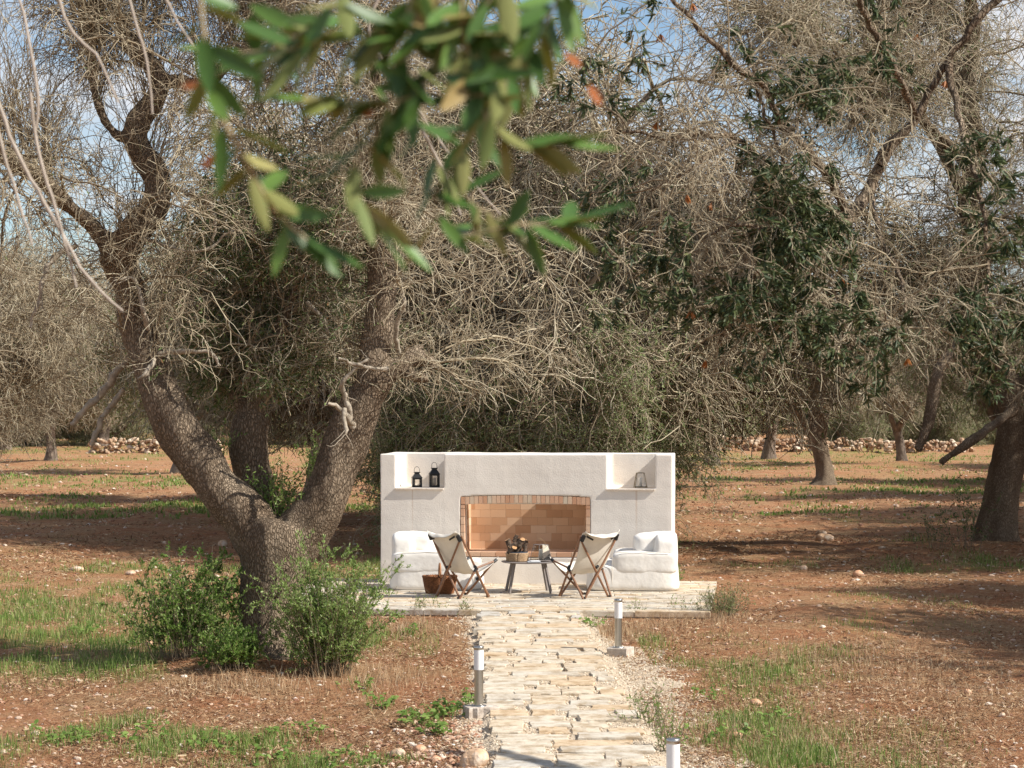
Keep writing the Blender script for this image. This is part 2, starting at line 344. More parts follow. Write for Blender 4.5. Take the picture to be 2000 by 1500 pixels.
def scatter(n, y0, y1, xlo=-.235, xhi=.235, power=1.0, rng=RNG, screen=False):
    if screen:      # even in the picture's rows: dense near, thin far
        q = rng.uniform(1 / y1, 1 / y0, n); y = 1 / q
    else: y = y0 + (y1 - y0) * rng.uniform(0, 1, n) ** power
    x = rng.uniform(xlo, xhi, n) * y; return x, y
def off_paving(x, y, m=.0):
    c, s_ = math.cos(YAW), math.sin(YAW); dx = x - P0.x; dy = y - P0.y; s = dx * c + dy * s_; t = -dx * s_ + dy * c
    a = (s > -.9 - m) & (s < 4.4 + m) & (t > -3.9 - m) & (t < .6 + m)
    b = (np.abs(x - path_x(y)) < .62 + m) & (y < 27)
    return ~(a | b)

# grass
def blades(mb, x, y, h, wd, rnd, lean=.5, rng=RNG, mi=0):
    n = len(x); z = gz(x, y) - .005; a = rng.uniform(0, 6.28, n); b = rng.uniform(0, 6.28, n); ln = rng.uniform(.1, lean, n) * h
    S_ = np.stack([np.cos(a), np.sin(a), 0 * a], 1) * wd[:, None] / 2; Ld = np.stack([np.cos(b) * ln, np.sin(b) * ln, 0 * b], 1)
    B = np.stack([x, y, z], 1); U = np.array([0, 0, 1.])
    V = np.stack([B - S_, B + S_, B + S_ * .7 + Ld * .35 + U * h[:, None] * .6, B - S_ * .7 + Ld * .35 + U * h[:, None] * .6, B + Ld + U * h[:, None]], 1).reshape(-1, 3)
    k = np.arange(n)[:, None] * 5
    mb.add(V, np.concatenate([k, k + 1, k + 2, k + 3], 1), mi, rnd, False); 
    mb.v.append(np.zeros((0, 3))); f = np.concatenate([k + 3, k + 2, k + 4], 1)
    mb.f.append((f + mb.n - n * 5, mi, np.asarray(rnd), False))
mb = MB()
x, y = scatter(330000, 14, 60, screen=True); g = green(x, y); keep = (RNG.uniform(0, 1, len(x)) < g * .75) & off_paving(x, y, .03); x, y, g = x[keep], y[keep], g[keep]
hh = RNG.uniform(.03, .11, len(x)) * (.6 + .7 * g); blades(mb, x, y, hh, RNG.uniform(.0035, .008, len(x)) * np.clip(y / 20, 1, 2.5), RNG.uniform(0, 1, len(x)) ** 1.1)
x, y = scatter(90000, 50, 150, screen=True); g = green(x, y); keep = (RNG.uniform(0, 1, len(x)) < g); x, y = x[keep], y[keep]
blades(mb, x, y, RNG.uniform(.05, .12, len(x)), RNG.uniform(.03, .06, len(x)), RNG.uniform(.1, .95, len(x)))
tag(mb.build('grass', M['grass']), 'short green grass growing in patches on the red soil', 'grass', kind='stuff')
# dry straw and leaf litter
mb = MB(); x, y = scatter(260000, 14, 95, screen=True); dn = fbm(x / 1.3, y / 2.0, 55); keep = (RNG.uniform(0, 1, len(x)) < np.clip((dn - .33) * 3, .08, 1)) & off_paving(x, y, .05); x, y = x[keep], y[keep]
n = len(x); a = RNG.uniform(0, 3.14, n); L_ = RNG.uniform(.006, .032, n) * np.clip(y / 25, 1, 2.2); W_ = RNG.uniform(.0015, .0042, n) * np.clip(y / 20, 1, 3.5); z = gz(x, y) + .004 + RNG.uniform(0, .02, n)
D = np.stack([np.cos(a), np.sin(a), RNG.normal(0, .35, n)], 1) * L_[:, None]; Sd = np.stack([-np.sin(a), np.cos(a), RNG.normal(0, .5, n)], 1) * W_[:, None]; B = np.stack([x, y, z], 1)
k = np.arange(n)[:, None] * 4
mb.add(np.stack([B - D - Sd, B + D - Sd, B + D * .9 + Sd, B - D * .9 + Sd], 1), np.concatenate([k, k + 1, k + 2, k + 3], 1), 0, RNG.uniform(0, 1, n), False)
# upright dry stalks
for px, py, rx, ry, cnt in ((1215, 1235, .45, .8, 900), (1330, 1215, .9, .5, 500), (1700, 1300, 1.2, 3, 1500), (800, 1230, .6, 1, 900), (480, 1350, .7, .6, 700), (1500, 1420, 1.0, 1.2, 1200), (720, 1330, .6, 1.2, 900), (250, 1180, 1.0, 1.5, 500), (1390, 1200, .15, .9, 600)):
    Yc = 10800 / (py - HY); Xc = (px - 1000) / F * Yc; x = RNG.normal(Xc, rx * .5, cnt); y = RNG.normal(Yc, ry * .5, cnt); kp = off_paving(x, y, .05); x, y = x[kp], y[kp]
    blades(mb, x, y, RNG.uniform(.03, .15, len(x)), RNG.uniform(.003, .006, len(x)), RNG.uniform(.5, 1, len(x)), .7)
tag(mb.build('dry_litter', M['straw']), 'dry straw and fallen leaves scattered over the soil', 'litter', kind='stuff')
# pebbles
mb = MB(); x, y = scatter(9000, 14, 110, screen=True); kp = off_paving(x, y, .05); x, y = x[kp], y[kp]; sz = RNG.uniform(.008, .022, len(x)) * np.clip(y / 22, 1, 3) * RNG.choice([1, 1, 1, 1.6], len(x))
rocks(mb, np.stack([x, y, gz(x, y)], 1), sz, 1)
tag(mb.build('pebbles', M['pebble']), 'small pale stones strewn across the red soil', 'pebbles', kind='stuff')

# gravel bed and path
ys_ = np.arange(11.2, 27.0, .08); cols = np.linspace(-1, 1, 41); mb = MB(); V = []
for y in ys_:
    wL = .60 + .34 * float(fbm(y / 1.1, 0, 71)) + .10 * float(vn(y * 3, 1, 72)); wR = .60 + (.85 if 15 < y < 23 else .45) * float(fbm(y / 1.3, 5, 73)) + .10 * float(vn(y * 3, 7, 74))
    for c_ in cols:
        x = path_x(y) + (c_ * wL if c_ < 0 else c_ * wR); e = abs(c_) * (wL if c_ < 0 else wR)
        g_ = float(gz(x, y)); zz = .028 if e < .57 else max(g_, -.03) + .022 * (1 - ((e - .57) / max((wL if c_ < 0 else wR) - .57, .05))) - .012
        V.append((x, y, zz + .012 * float(vn(x * 9, y * 9, 75))))
nx = len(cols); ii = (np.arange(len(ys_) - 1)[:, None] * nx + np.arange(nx - 1)[None]).reshape(-1)
mb.add(V, np.stack([ii, ii + 1, ii + nx + 1, ii + nx], 1)); GV = np.array(V)
tag(mb.build('gravel', mat('gravel', (.46, .35, .24), (.72, .60, .45), scale=55, rough=1, bump=1, bscale=70, bdist=.03, detail=3)), kind='structure')
mb = MB(); q = GV[RNG.integers(0, len(GV), 26000)] + np.stack([RNG.normal(0, .02, 26000), RNG.normal(0, .04, 26000), np.full(26000, .003)], 1)
rocks(mb, q, RNG.uniform(.004, .012, len(q)), 0 + 1, .3)
tag(mb.build('gravel_chips', M['gravel_stone']), 'pale gravel chips along the stone path', 'gravel', kind='stuff')

def stone_mat():
    m = bpy.data.materials.new('limestone'); m.use_nodes = True; n = m.node_tree.nodes; l = m.node_tree.links; b = n['Principled BSDF']; b.inputs['Roughness'].default_value = .85; b.inputs['Specular IOR Level'].default_value = .2
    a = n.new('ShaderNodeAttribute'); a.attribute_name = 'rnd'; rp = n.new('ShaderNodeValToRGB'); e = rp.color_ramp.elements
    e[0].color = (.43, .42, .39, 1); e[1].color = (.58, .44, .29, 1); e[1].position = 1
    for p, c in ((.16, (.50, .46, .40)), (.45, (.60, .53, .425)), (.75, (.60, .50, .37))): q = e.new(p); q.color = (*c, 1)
    t = n.new('ShaderNodeTexCoord'); x = n.new('ShaderNodeTexNoise'); x.inputs['Scale'].default_value = 7; x.inputs['Detail'].default_value = 8; x.inputs['Roughness'].default_value = .7; l.new(t.outputs['Object'], x.inputs[0])
    l.new(a.outputs['Fac'], rp.inputs[0]); r2 = n.new('ShaderNodeValToRGB'); r2.color_ramp.elements[0].color = (.62, .53, .43, 1); r2.color_ramp.elements[0].position = .36; r2.color_ramp.elements[1].position = .56; r2.color_ramp.elements[1].color = (1, 1, 1, 1); l.new(x.outputs[0], r2.inputs[0])
    mm = n.new('ShaderNodeMix'); mm.data_type = 'RGBA'; mm.blend_type = 'MULTIPLY'; mm.inputs['Factor'].default_value = 1; l.new(rp.outputs[0], mm.inputs['A']); l.new(r2.outputs[0], mm.inputs['B']); l.new(mm.outputs['Result'], b.inputs['Base Color'])
    bp = n.new('ShaderNodeBump'); bp.inputs['Strength'].default_value = .6; bp.inputs['Distance'].default_value = .02; l.new(x.outputs[0], bp.inputs['Height']); l.new(bp.outputs[0], b.inputs['Normal'])
    return m
M['stone'] = stone_mat()
def slab(mb, cx, cy, z0, z1, lx, ly, ang=0, rnd=.5, jit=.012, ndiv=5, frame=None):
    """hand-cut stone: wavy outline, slightly domed top"""
    e = []; 
    for i in range(ndiv): e.append((-lx / 2 + lx * i / ndiv, -ly / 2))
    for i in range(2): e.append((lx / 2, -ly / 2 + ly * i / 2))
    for i in range(ndiv): e.append((lx / 2 - lx * i / ndiv, ly / 2))
    for i in range(2): e.append((-lx / 2, ly / 2 - ly * i / 2))
    e = np.array(e) + RNG.normal(0, jit * .5, (len(e), 2)); n = len(e); c, s_ = math.cos(ang), math.sin(ang)
    def ring(k, z, zj=0): 
        q = e * k; zz = z + RNG.normal(0, zj, n); return np.stack([cx + q[:, 0] * c - q[:, 1] * s_, cy + q[:, 0] * s_ + q[:, 1] * c, zz], 1)
    V = np.concatenate([ring(1.0, z0), ring(1.0, z1 - .008, .0015), ring(.965, z1, .002), np.array([[cx, cy, z1 + .002]])])
    j = np.arange(n); j2 = (j + 1) % n; q1 = np.stack([j, j2, n + j2, n + j], 1); q2 = q1 + n; t3 = np.stack([2 * n + j, 2 * n + j2, np.full(n, 3 * n)], 1)
    mb.add(V, np.concatenate([q1, q2]), 0, rnd, False); mb.f.append((t3 + mb.n - len(V), 0, np.full(n, rnd), False))
mb = MB(); y = 11.4
while y < 26.15:
    pitch = random.uniform(.29, .345); dep = pitch - random.uniform(.012, .03); wob = random.uniform(-.07, .07)
    x = path_x(y) - .54 + wob + random.uniform(-.05, .04); xe = path_x(y) + .54 + wob * .5 + random.uniform(-.04, .06)
    while x < xe - .1:
        l_ = random.choice([.2, .26, .3, .34, .42, .55]) * random.uniform(.85, 1.15)
        if x + l_ > xe - .12: l_ = xe - x
        ly = dep * random.uniform(.9, 1.02)
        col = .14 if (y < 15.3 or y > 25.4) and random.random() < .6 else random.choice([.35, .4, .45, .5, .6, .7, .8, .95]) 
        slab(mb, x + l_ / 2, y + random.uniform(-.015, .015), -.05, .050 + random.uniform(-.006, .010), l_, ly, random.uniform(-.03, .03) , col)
        x += l_ + random.choice([.010, .03, .06, .10])
    y += pitch
path = mb.build('path', M['stone']); tag(path, kind='structure')
# patio in the frame of the fireplace
mb = MB(); t = -3.9; box(mb, (1.75, -1.65, .012), (5.26, 4.46, .05), 1)
while t < .6:
    dp = random.uniform(.13, .2); s = -.9
    while s < 4.38:
        l_ = random.uniform(.25, .85)
        if s + l_ > 4.25: l_ = 4.4 - s
        slab(mb, s + l_ / 2, t + dp / 2, .0, .058 + random.uniform(-.004, .004), l_ - .008, dp - .008, 0, random.choice([.2, .3, .35, .4, .5, .6, .7, .9]), .004, 4); s += l_
    t += dp
patio = mb.build('patio', [M['stone'], mat('mortar', (.45, .38, .30), (.6, .52, .42))], loc=P0, rotz=YAW); tag(patio, kind='structure')
PZ = .058

# ------------------------------------------------------------ fireplace wall
def eval_mesh(o):
    dg = bpy.context.evaluated_depsgraph_get(); me = bpy.data.meshes.new_from_object(o.evaluated_get(dg)); o.modifiers.clear(); o.data = me; return o
def tmp_box(lo, hi):
    bm = bmesh.new(); bmesh.ops.create_cube(bm, size=1)
    for v in bm.verts: v.co = Vector([(lo[i] + hi[i]) / 2 + v.co[i] * (hi[i] - lo[i]) for i in range(3)])
    me = bpy.data.meshes.new('t'); bm.to_mesh(me); bm.free(); o = bpy.data.objects.new('t', me); COL.objects.link(o); return o
FW, FD, FH = 3.83, 1.15, 1.748
S0, S1, ZH, ZO = 1.117, 2.7055, .472, 1.088        # fire opening
def arch(s, rise=.022): return rise * (1 - ((s - (S0 + S1) / 2) / ((S1 - S0) / 2)) ** 2)
def tmp_arch(s0, s1, z0, z1, t0, t1, rise=.022, k=16):
    pts = [(s0, z0), (s1, z0)] + [(s1 + (s0 - s1) * i / k, z1 + rise * (1 - (2 * i / k - 1) ** 2)) for i in range(k + 1)]
    bm = bmesh.new(); a = [bm.verts.new((p[0], t0, p[1])) for p in pts]; b = [bm.verts.new((p[0], t1, p[1])) for p in pts]
    bm.faces.new(a); bm.faces.new(b[::-1])
    for i in range(len(pts)): bm.faces.new((a[i], b[i], b[(i + 1) % len(pts)], a[(i + 1) % len(pts)]))
    bmesh.ops.recalc_face_normals(bm, faces=bm.faces[:])
    me = bpy.data.meshes.new('t'); bm.to_mesh(me); bm.free(); o = bpy.data.objects.new('t', me); COL.objects.link(o); return o
fire = empty('outdoor_fireplace', P0, YAW, 'long white plastered fireplace wall with two notched niches and a low arched brick firebox', 'fireplace')
body = tmp_box((0, 0, .01), (FW, FD, FH))
cuts = [tmp_box((.207, -.1, 1.300), (.848, .80, 2)), tmp_box((2.986, -.1, 1.300), (3.614, .80, 2)),
        tmp_arch(S0 - .058, S1 + .058, ZH - .065, ZO + .106, -.1, .125),
        tmp_arch(S0, S1, ZH - .02, ZO, .1, .26), tmp_box((S0 - .02, .23, ZH - .02), (S1 + .02, .70, 2))]
for i, c in enumerate(cuts):
    md = body.modifiers.new('b%d' % i, 'BOOLEAN'); md.object = c; md.operation = 'DIFFERENCE'; md.solver = 'EXACT'
rm = body.modifiers.new('rm', 'REMESH'); rm.mode = 'VOXEL'; rm.voxel_size = .016; rm.use_smooth_shade = True
sm_ = body.modifiers.new('sm', 'SMOOTH'); sm_.factor = .5; sm_.iterations = 3
eval_mesh(body)
_me = body.data; _V = np.empty(len(_me.vertices) * 3, np.float32); _me.vertices.foreach_get('co', _V); _V = _V.reshape(-1, 3); _N = np.empty(len(_V) * 3, np.float32); _me.vertices.foreach_get('normal', _N); _N = _N.reshape(-1, 3)
def _n3(P, q): return (vn(P[:, 0] * q + 3, P[:, 2] * q + 5, 1) + vn(P[:, 1] * q + 7, P[:, 0] * q, 2) + vn(P[:, 2] * q, P[:, 1] * q + 1, 3)) / 3 - .5
_d = _n3(_V, 2.2) * .016 + _n3(_V + 3, 7) * .006 + _n3(_V + 8, 22) * .003
_V = _V + _N * _d[:, None].astype(np.float32); _me.vertices.foreach_set('co', _V.astype(np.float32).ravel()); _me.update()
for c in cuts: bpy.data.objects.remove(c, do_unlink=True)
M['plaster'] = mat('plaster', (.70, .64, .57), (.79, .73, .65), scale=1.6, rough=.95, bump=.7, bscale=60, detail=8, bdist=.0045, spec=.15)
# faint rust stains run down below the shelves
m = M['plaster']; n = m.node_tree.nodes; l = m.node_tree.links; b = n['Principled BSDF']; src = b.inputs['Base Color'].links[0].from_socket
tcn = n.new('ShaderNodeTexCoord'); sx = n.new('ShaderNodeSeparateXYZ'); l.new(tcn.outputs['Object'], sx.inputs[0]); prev = src
for s_, wd in ((.425, .012), (3.365, .02)):
    q = n.new('ShaderNodeMath'); q.operation = 'SUBTRACT'; q.inputs[1].default_value = s_; l.new(sx.outputs[0], q.inputs[0])
    q2 = n.new('ShaderNodeMath'); q2.operation = 'ABSOLUTE'; l.new(q.outputs[0], q2.inputs[0])
    q3 = n.new('ShaderNodeMapRange'); q3.inputs['From Min'].default_value = 0; q3.inputs['From Max'].default_value = wd; q3.inputs['To Min'].default_value = .55; q3.inputs['To Max'].default_value = 0; l.new(q2.outputs[0], q3.inputs[0])
    q4 = n.new('ShaderNodeMapRange'); q4.inputs['From Min'].default_value = .55; q4.inputs['From Max'].default_value = 1.2; l.new(sx.outputs[2], q4.inputs[0])
    q6 = n.new('ShaderNodeMath'); q6.operation = 'LESS_THAN'; q6.inputs[1].default_value = 1.285; l.new(sx.outputs[2], q6.inputs[0])
    q5 = n.new('ShaderNodeMath'); q5.operation = 'MULTIPLY'; l.new(q3.outputs[0], q5.inputs[0]); l.new(q4.outputs[0], q5.inputs[1])
    q7 = n.new('ShaderNodeMath'); q7.operation = 'MULTIPLY'; l.new(q5.outputs[0], q7.inputs[0]); l.new(q6.outputs[0], q7.inputs[1])
    mm = n.new('ShaderNodeMix'); mm.data_type = 'RGBA'; l.new(q7.outputs[0], mm.inputs['Factor']); l.new(prev, mm.inputs['A']); mm.inputs['B'].default_value = (.52, .36, .24, 1); prev = mm.outputs['Result']
l.new(prev, b.inputs['Base Color'])
body.data.materials.clear(); body.data.materials.append(m); body.name = 'wall_body'; body.parent = fire
for p in body.data.polygons: p.use_smooth = True
# stone shelves
M['shelf'] = mat('shelf', (.60, .50, .40), (.74, .66, .56), scale=20, bump=.5, bscale=60)
for a_, b_ in ((.195, .835), (2.97, 3.605)):
    mb = MB(); box(mb, ((a_ + b_) / 2, .37, 1.2925), (b_ - a_, .80, .022), bev=.005)
    mb.build('shelf', M['shelf'], fire)
M['brick_face'] = ramp_mat('brick_face', [(0, (.48, .255, .15)), (.35, (.56, .34, .22)), (.6, (.60, .40, .27)), (1, (.52, .45, .34))], .9)
mb = MB()
nb = 29; wd = (S1 - S0 + .11) / nb
for i in range(nb):
    s = S0 - .055 + (i + .5) * wd; zb = ZO + arch(min(max(s, S0), S1)); box(mb, (s, .062, zb + .052), (wd - .005, .122 + random.uniform(-.002, .002), .100), rnd=random.random(), bev=.003)
for sd_ in (S0 - .029, S1 + .029):
    z = ZH - .06
    while z < ZO - .02: 
        hh_ = min(.104, ZO - .003 - z); box(mb, (sd_, .062, z + hh_ / 2), (.052, .122, hh_ - .005), rnd=random.random() * .8, bev=.003); z += hh_
mb.build('brick_arch', M['brick_face'], fire)
mb = MB(); box(mb, ((S0 + S1) / 2, .066, ZO + .05), (S1 - S0 + .1, .10, .08)); 
mb.build('arch_mortar', mat('brick_mortar', (.55, .46, .37), (.66, .58, .48)), fire)
mb = MB(); s = S0 + .002
while s < S1 - .03:
    l_ = min(.2, S1 - s - .001); box(mb, (s + l_ / 2, .085, ZH - .032), (l_ - .004, .17, .060), rnd=random.uniform(.1, .7), bev=.003); s += l_
mb.build('hearth_edge', M['brick_face'], fire)
M['fire_brick'] = ramp_mat('fire_brick', [(0, (.50, .29, .165)), (.5, (.62, .40, .25)), (1, (.68, .49, .34))], .9)
mb = MB(); z = ZH; row = 0; hb = .1045
while z < ZO + .15:
    s = S0 - .018 - (.1 if row % 2 else .0) * random.uniform(.6, 1.4)
    while s < S1 + .018:
        l_ = random.choice([.205, .205, .205, .14]) ; a_ = max(s, S0 - .018); b_ = min(s + l_, S1 + .018)
        if b_ - a_ > .01: box(mb, ((a_ + b_) / 2, .688, z + hb / 2), (b_ - a_ - .0015, .02 + random.uniform(-.001, .001), hb - .0015), rnd=random.random() ** 1.0)
        s += l_
    z += hb; row += 1
for sd_ in (S0 - .008, S1 + .008):
    z = ZH; row = 0
    while z < ZO + .15:
        t = .232 - (.1 if row % 2 else 0)
        while t < .676:
            a_ = max(t, .232); b_ = min(t + .2, .676)
            if b_ - a_ > .01: box(mb, (sd_, (a_ + b_) / 2, z + hb / 2), (.02, b_ - a_ - .003, hb - .003), rnd=random.random())
            t += .2
        z += hb; row += 1
t = .175
while t < .676:
    s = S0 + .002
    while s < S1 - .002:
        l_ = min(.4, S1 - .002 - s); box(mb, (s + l_ / 2, t + .0625, ZH - .011), (l_ - .003, .122, .02), rnd=random.uniform(.2, .9)); s += l_
    t += .125
fb = mb.build('firebox', M['fire_brick'], fire)

# ------------------------------------------------------------ lanterns
M['black'] = mat('black_metal', (.012, .012, .012), rough=.45, spec=.4)
M['brass'] = mat('old_brass', (.20, .15, .06), (.12, .09, .04), scale=30, rough=.4, metal=.6)
M['wax'] = mat('wax', (.85, .82, .76), rough=.5)
def glass_mat(name, col, alpha):
    m = bpy.data.materials.new(name); m.use_nodes = True; n = m.node_tree.nodes; l = m.node_tree.links
    tr = n.new('ShaderNodeBsdfTransparent'); tr.inputs[0].default_value = (*col, 1); gl = n.new('ShaderNodeBsdfGlossy'); gl.inputs['Roughness'].default_value = .03
    fr = n.new('ShaderNodeFresnel'); fr.inputs[0].default_value = 1.45; ms = n.new('ShaderNodeMixShader'); l.new(fr.outputs[0], ms.inputs[0]); l.new(tr.outputs[0], ms.inputs[1]); l.new(gl.outputs[0], ms.inputs[2]); l.new(ms.outputs[0], n['Material Output'].inputs[0]); return m
M['glass'] = glass_mat('clear_glass', (.97, .97, .96), .1); M['smoke'] = glass_mat('smoky_glass', (.86, .84, .79), .2)
def arc_pts(rx, rz, z0, n=14, a0=0, a1=math.pi): return np.array([(rx * math.cos(a0 + (a1 - a0) * i / n), 0, z0 + rz * math.sin(a0 + (a1 - a0) * i / n)) for i in range(n + 1)])
def black_lantern(s, w_, hb_, hroof, hh_, candle, label):
    e = empty('lantern', wl(s, .33, 1.3055), YAW + R(14), label, 'lantern', None); k = w_ / 2; q = .011
    mb = MB(); box(mb, (0, 0, .011), (w_, w_, .022), bev=.003); box(mb, (0, 0, hb_ - .008), (w_, w_, .018), bev=.003)
    for sx in (-1, 1):
        for sy in (-1, 1): box(mb, (sx * (k - q), sy * (k - q), hb_ / 2), (2 * q, 2 * q, hb_ - .03))
    for sx in (-1, 1):
        box(mb, (sx * (k - .030), -k + .006, hb_ / 2), (.012, .006, hb_ - .034)); box(mb, (-k + .006, sx * (k - .030), hb_ / 2), (.006, .012, hb_ - .034)); box(mb, (k - .006, sx * (k - .030), hb_ / 2), (.006, .012, hb_ - .034))
    mb.build('frame', M['black'], e)
    mb = MB(); r2 = math.sqrt(2)
    lathe(mb, [(k * r2 * 1.06, hb_ - .001), (k * r2 * 1.06, hb_ + .008), (k * .52 * r2, hb_ + hroof), (k * .5 * r2, hb_ + hroof + .016), (k * .66 * r2, hb_ + hroof + .018), (k * .66 * r2, hb_ + hroof + .026), (.0001, hb_ + hroof + .028)], 4, rot=math.pi / 4, smooth=False)
    mb.build('roof', M['black'], e)
    mb = MB(); z0 = hb_ + hroof + .022; P = arc_pts(k * .55, hh_ * .62, z0 + hh_ * .38, 16); P = np.concatenate([[(k * .55, 0, z0)], P, [(-k * .55, 0, z0)]])
    V, Fc = tubes(P, np.full(len(P), .003), 6); mb.add(V, Fc); mb.build('handle', M['black'], e)
    mb = MB(); g = k - .004
    for c_, z_ in (((0, -g, hb_ / 2), (w_ - .04, .002, hb_ - .04)), ((0, g, hb_ / 2), (w_ - .04, .002, hb_ - .04)), ((-g, 0, hb_ / 2), (.002, w_ - .04, hb_ - .04)), ((g, 0, hb_ / 2), (.002, w_ - .04, hb_ - .04))): box(mb, c_, z_)
    mb.build('pane', M['glass'], e)
    if candle:
        mb = MB(); lathe(mb, [(.0001, .022), (.024, .022), (.024, candle), (.02, candle + .004), (.0001, candle)], 20); c = mb.build('candle', M['wax'], e)
    return e
black_lantern(.435, .128, .118, .055, .075, 0, 'small black metal lantern with an empty glass box on the left shelf')
black_lantern(.668, .132, .168, .06, .078, .12, 'tall black metal lantern holding a white candle on the left shelf')
def frame_lantern(loc, rz, w0, w1, h, r, mtl, gmtl, ch, label, spray=False):
    e = empty('candle_lantern', loc, rz, label, 'lantern'); mb = MB(); a, b_ = w0 / 2, w1 / 2; z0 = .012
    Bq = [(-a, -a, z0), (a, -a, z0), (a, a, z0), (-a, a, z0)]; Tq = [(-b_, -b_, h), (b_, -b_, h), (b_, b_, h), (-b_, b_, h)]
    for i in range(4): bar(mb, Bq[i], Bq[(i + 1) % 4], r, 6); bar(mb, Tq[i], Tq[(i + 1) % 4], r, 6); bar(mb, Bq[i], Tq[i], r, 6); bar(mb, (Bq[i][0], Bq[i][1], 0), Bq[i], r, 6)
    mb.build('frame', mtl, e); mb = MB(); k = .96
    for i in range(4):
        p = [np.array(v) * (k, k, 1) for v in (Bq[i], Bq[(i + 1) % 4], Tq[(i + 1) % 4], Tq[i])]; mb.add(np.array(p), [(0, 1, 2, 3)], 0, .5, False)
    mb.build('pane', gmtl, e)
    mb = MB(); box(mb, (0, 0, .013), (w0 - .006, w0 - .006, .006)); mb.build('base', mtl, e)
    mb = MB(); lathe(mb, [(.0001, .016), (.024, .016), (.024, ch), (.02, ch + .004), (.0001, ch)], 20); mb.build('candle', M['wax'], e)
    return e
frame_lantern(wl(3.40, .35, 1.3055), YAW + R(10), .155, .095, .195, .0042, M['brass'], M['glass'], .13, 'open brass framed tapered lantern with a white candle on the right shelf')

# ------------------------------------------------------------ bollard lights
M['steel'] = mat('steel', (.45, .43, .40), (.56, .54, .50), scale=40, rough=.3, metal=1, stretch=(30, 30, .3))
M['diffuser'] = mat('diffuser', (.82, .80, .79), rough=.35)
M['concrete'] = mat('concrete', (.38, .31, .25), (.62, .55, .47), scale=16, rough=1, bump=.8, bscale=40, bdist=.01)
def bollard(loc, rz, label, foot, group='steel bollard lights along the stone path'):
    e = empty('bollard_light', loc, rz, label, 'path light', group); r = .038
    mb = MB(); lathe(mb, [(.0001, .008), (.055, .008), (.06, .004), (.06, 0), (.0001, 0)][::-1], 32); lathe(mb, [(r - .003, .005), (r - .003, .282)], 32); 
    for a in (.6, 2.7, 4.8): lathe(mb, [(.007, .008), (.007, .014), (.0001, .016)], 8, (math.cos(a) * .048, math.sin(a) * .048, 0))
    mb.build('post', M['steel'], e)
    mb = MB(); lathe(mb, [(r, .282), (r, .436)], 32); lathe(mb, [(.0001, .281), (r, .282)], 32); mb.build('lamp_shade', M['diffuser'], e)
    mb = MB(); lathe(mb, [(r, .436), (r + .0012, .437), (r + .0012, .461), (r - .002, .465), (.0001, .466)], 32); mb.build('cap', M['steel'], e)
    mb = MB()
    if foot == 'round': slab(mb, 0.01, 0, -.16, -.0, .26, .20, .0, .3, .02, 6)
    else: slab(mb, .03, 0, -.16, -.0, .23, .2, .3, .3, .004, 5)
    mb.build('footing', M['concrete'], e); return e
STEEL = 'steel bollard lights along the stone path'
bollard((-.257, 17.8, .07), .3, 'steel and white bollard light on a rounded footing left of the path', 'round')
bollard((1.02, 22.1, .07), .9, 'steel and white bollard light on a square concrete footing right of the path', 'square')
bollard((.90, 12.87, .07), .3, 'shaded grey bollard light cut off by the bottom edge of the photo', 'round')

# ------------------------------------------------------------ furniture
M['canvas'] = mat('canvas', (.75, .71, .645), (.82, .785, .73), scale=4, rough=.9, bump=.5, bscale=11, bdist=.014, spec=.15)
M['canvas_back'] = mat('sling_canvas', (.62, .57, .49), (.70, .65, .57), scale=5, rough=.95, bump=.3, bscale=180, bdist=.003, spec=.1)
M['piping'] = mat('piping', (.62, .56, .47), rough=.9)
M['wood'] = mat('walnut', (.16, .075, .038), (.28, .14, .075), scale=6, rough=.45, stretch=(1, 1, 12), spec=.4)
M['cap_black'] = mat('black_plastic', (.02, .02, .022), rough=.4)
_cb = {}
def cube_sphere(k=12):
    if k not in _cb:
        bm = bmesh.new(); bmesh.ops.create_cube(bm, size=2); bmesh.ops.subdivide_edges(bm, edges=bm.edges[:], cuts=k, use_grid_fill=True); bm.verts.index_update()
        _cb[k] = (np.array([v.co for v in bm.verts]), np.array([[v.index for v in f.verts] for f in bm.faces])); bm.free()
    return _cb[k]
def noise3(P, s): return (vn(P[:, 0] * s + 3, P[:, 2] * s + 5, 1) + vn(P[:, 1] * s + 7, P[:, 0] * s, 2) + vn(P[:, 2] * s, P[:, 1] * s + 1, 3)) / 3 - .5
def puff(mb, c, sz, p=5, wr=.018, tilt=0, taper=0, seed=0, mi=0):
    U, Fq = cube_sphere(18); nrm_ = (np.abs(U) ** p).sum(1) ** (1 / p); V = U / nrm_[:, None]
    V = V * (np.array(sz) / 2); V[:, :2] *= (1 + taper * (V[:, 2:3] / sz[2]))
    nd = nrm(V); q = V + seed * 3.7
    edge = np.sort(np.abs(U), 1)[:, 1] ** 6          # creases gather by the seams
    V = V + nd * noise3(q + 5, 2.6)[:, None] * .045
    V = V + nd * (noise3(q, 7)[:, None] * wr * 2.2 + noise3(q * (1, 1, .5), 26)[:, None] * wr * (.5 + 1.2 * edge[:, None]))
    ct, st = math.cos(tilt), math.sin(tilt); V = np.stack([V[:, 0] * ct + V[:, 2] * st, V[:, 1], -V[:, 0] * st + V[:, 2] * ct], 1)
    mb.add(V + np.array(c), Fq, mi, .5, True)
def seam(mb, pts, r=.005):
    P = np.array(pts, float); V, Fc = tubes(P, np.full(len(P), r), 6); mb.add(V, Fc)
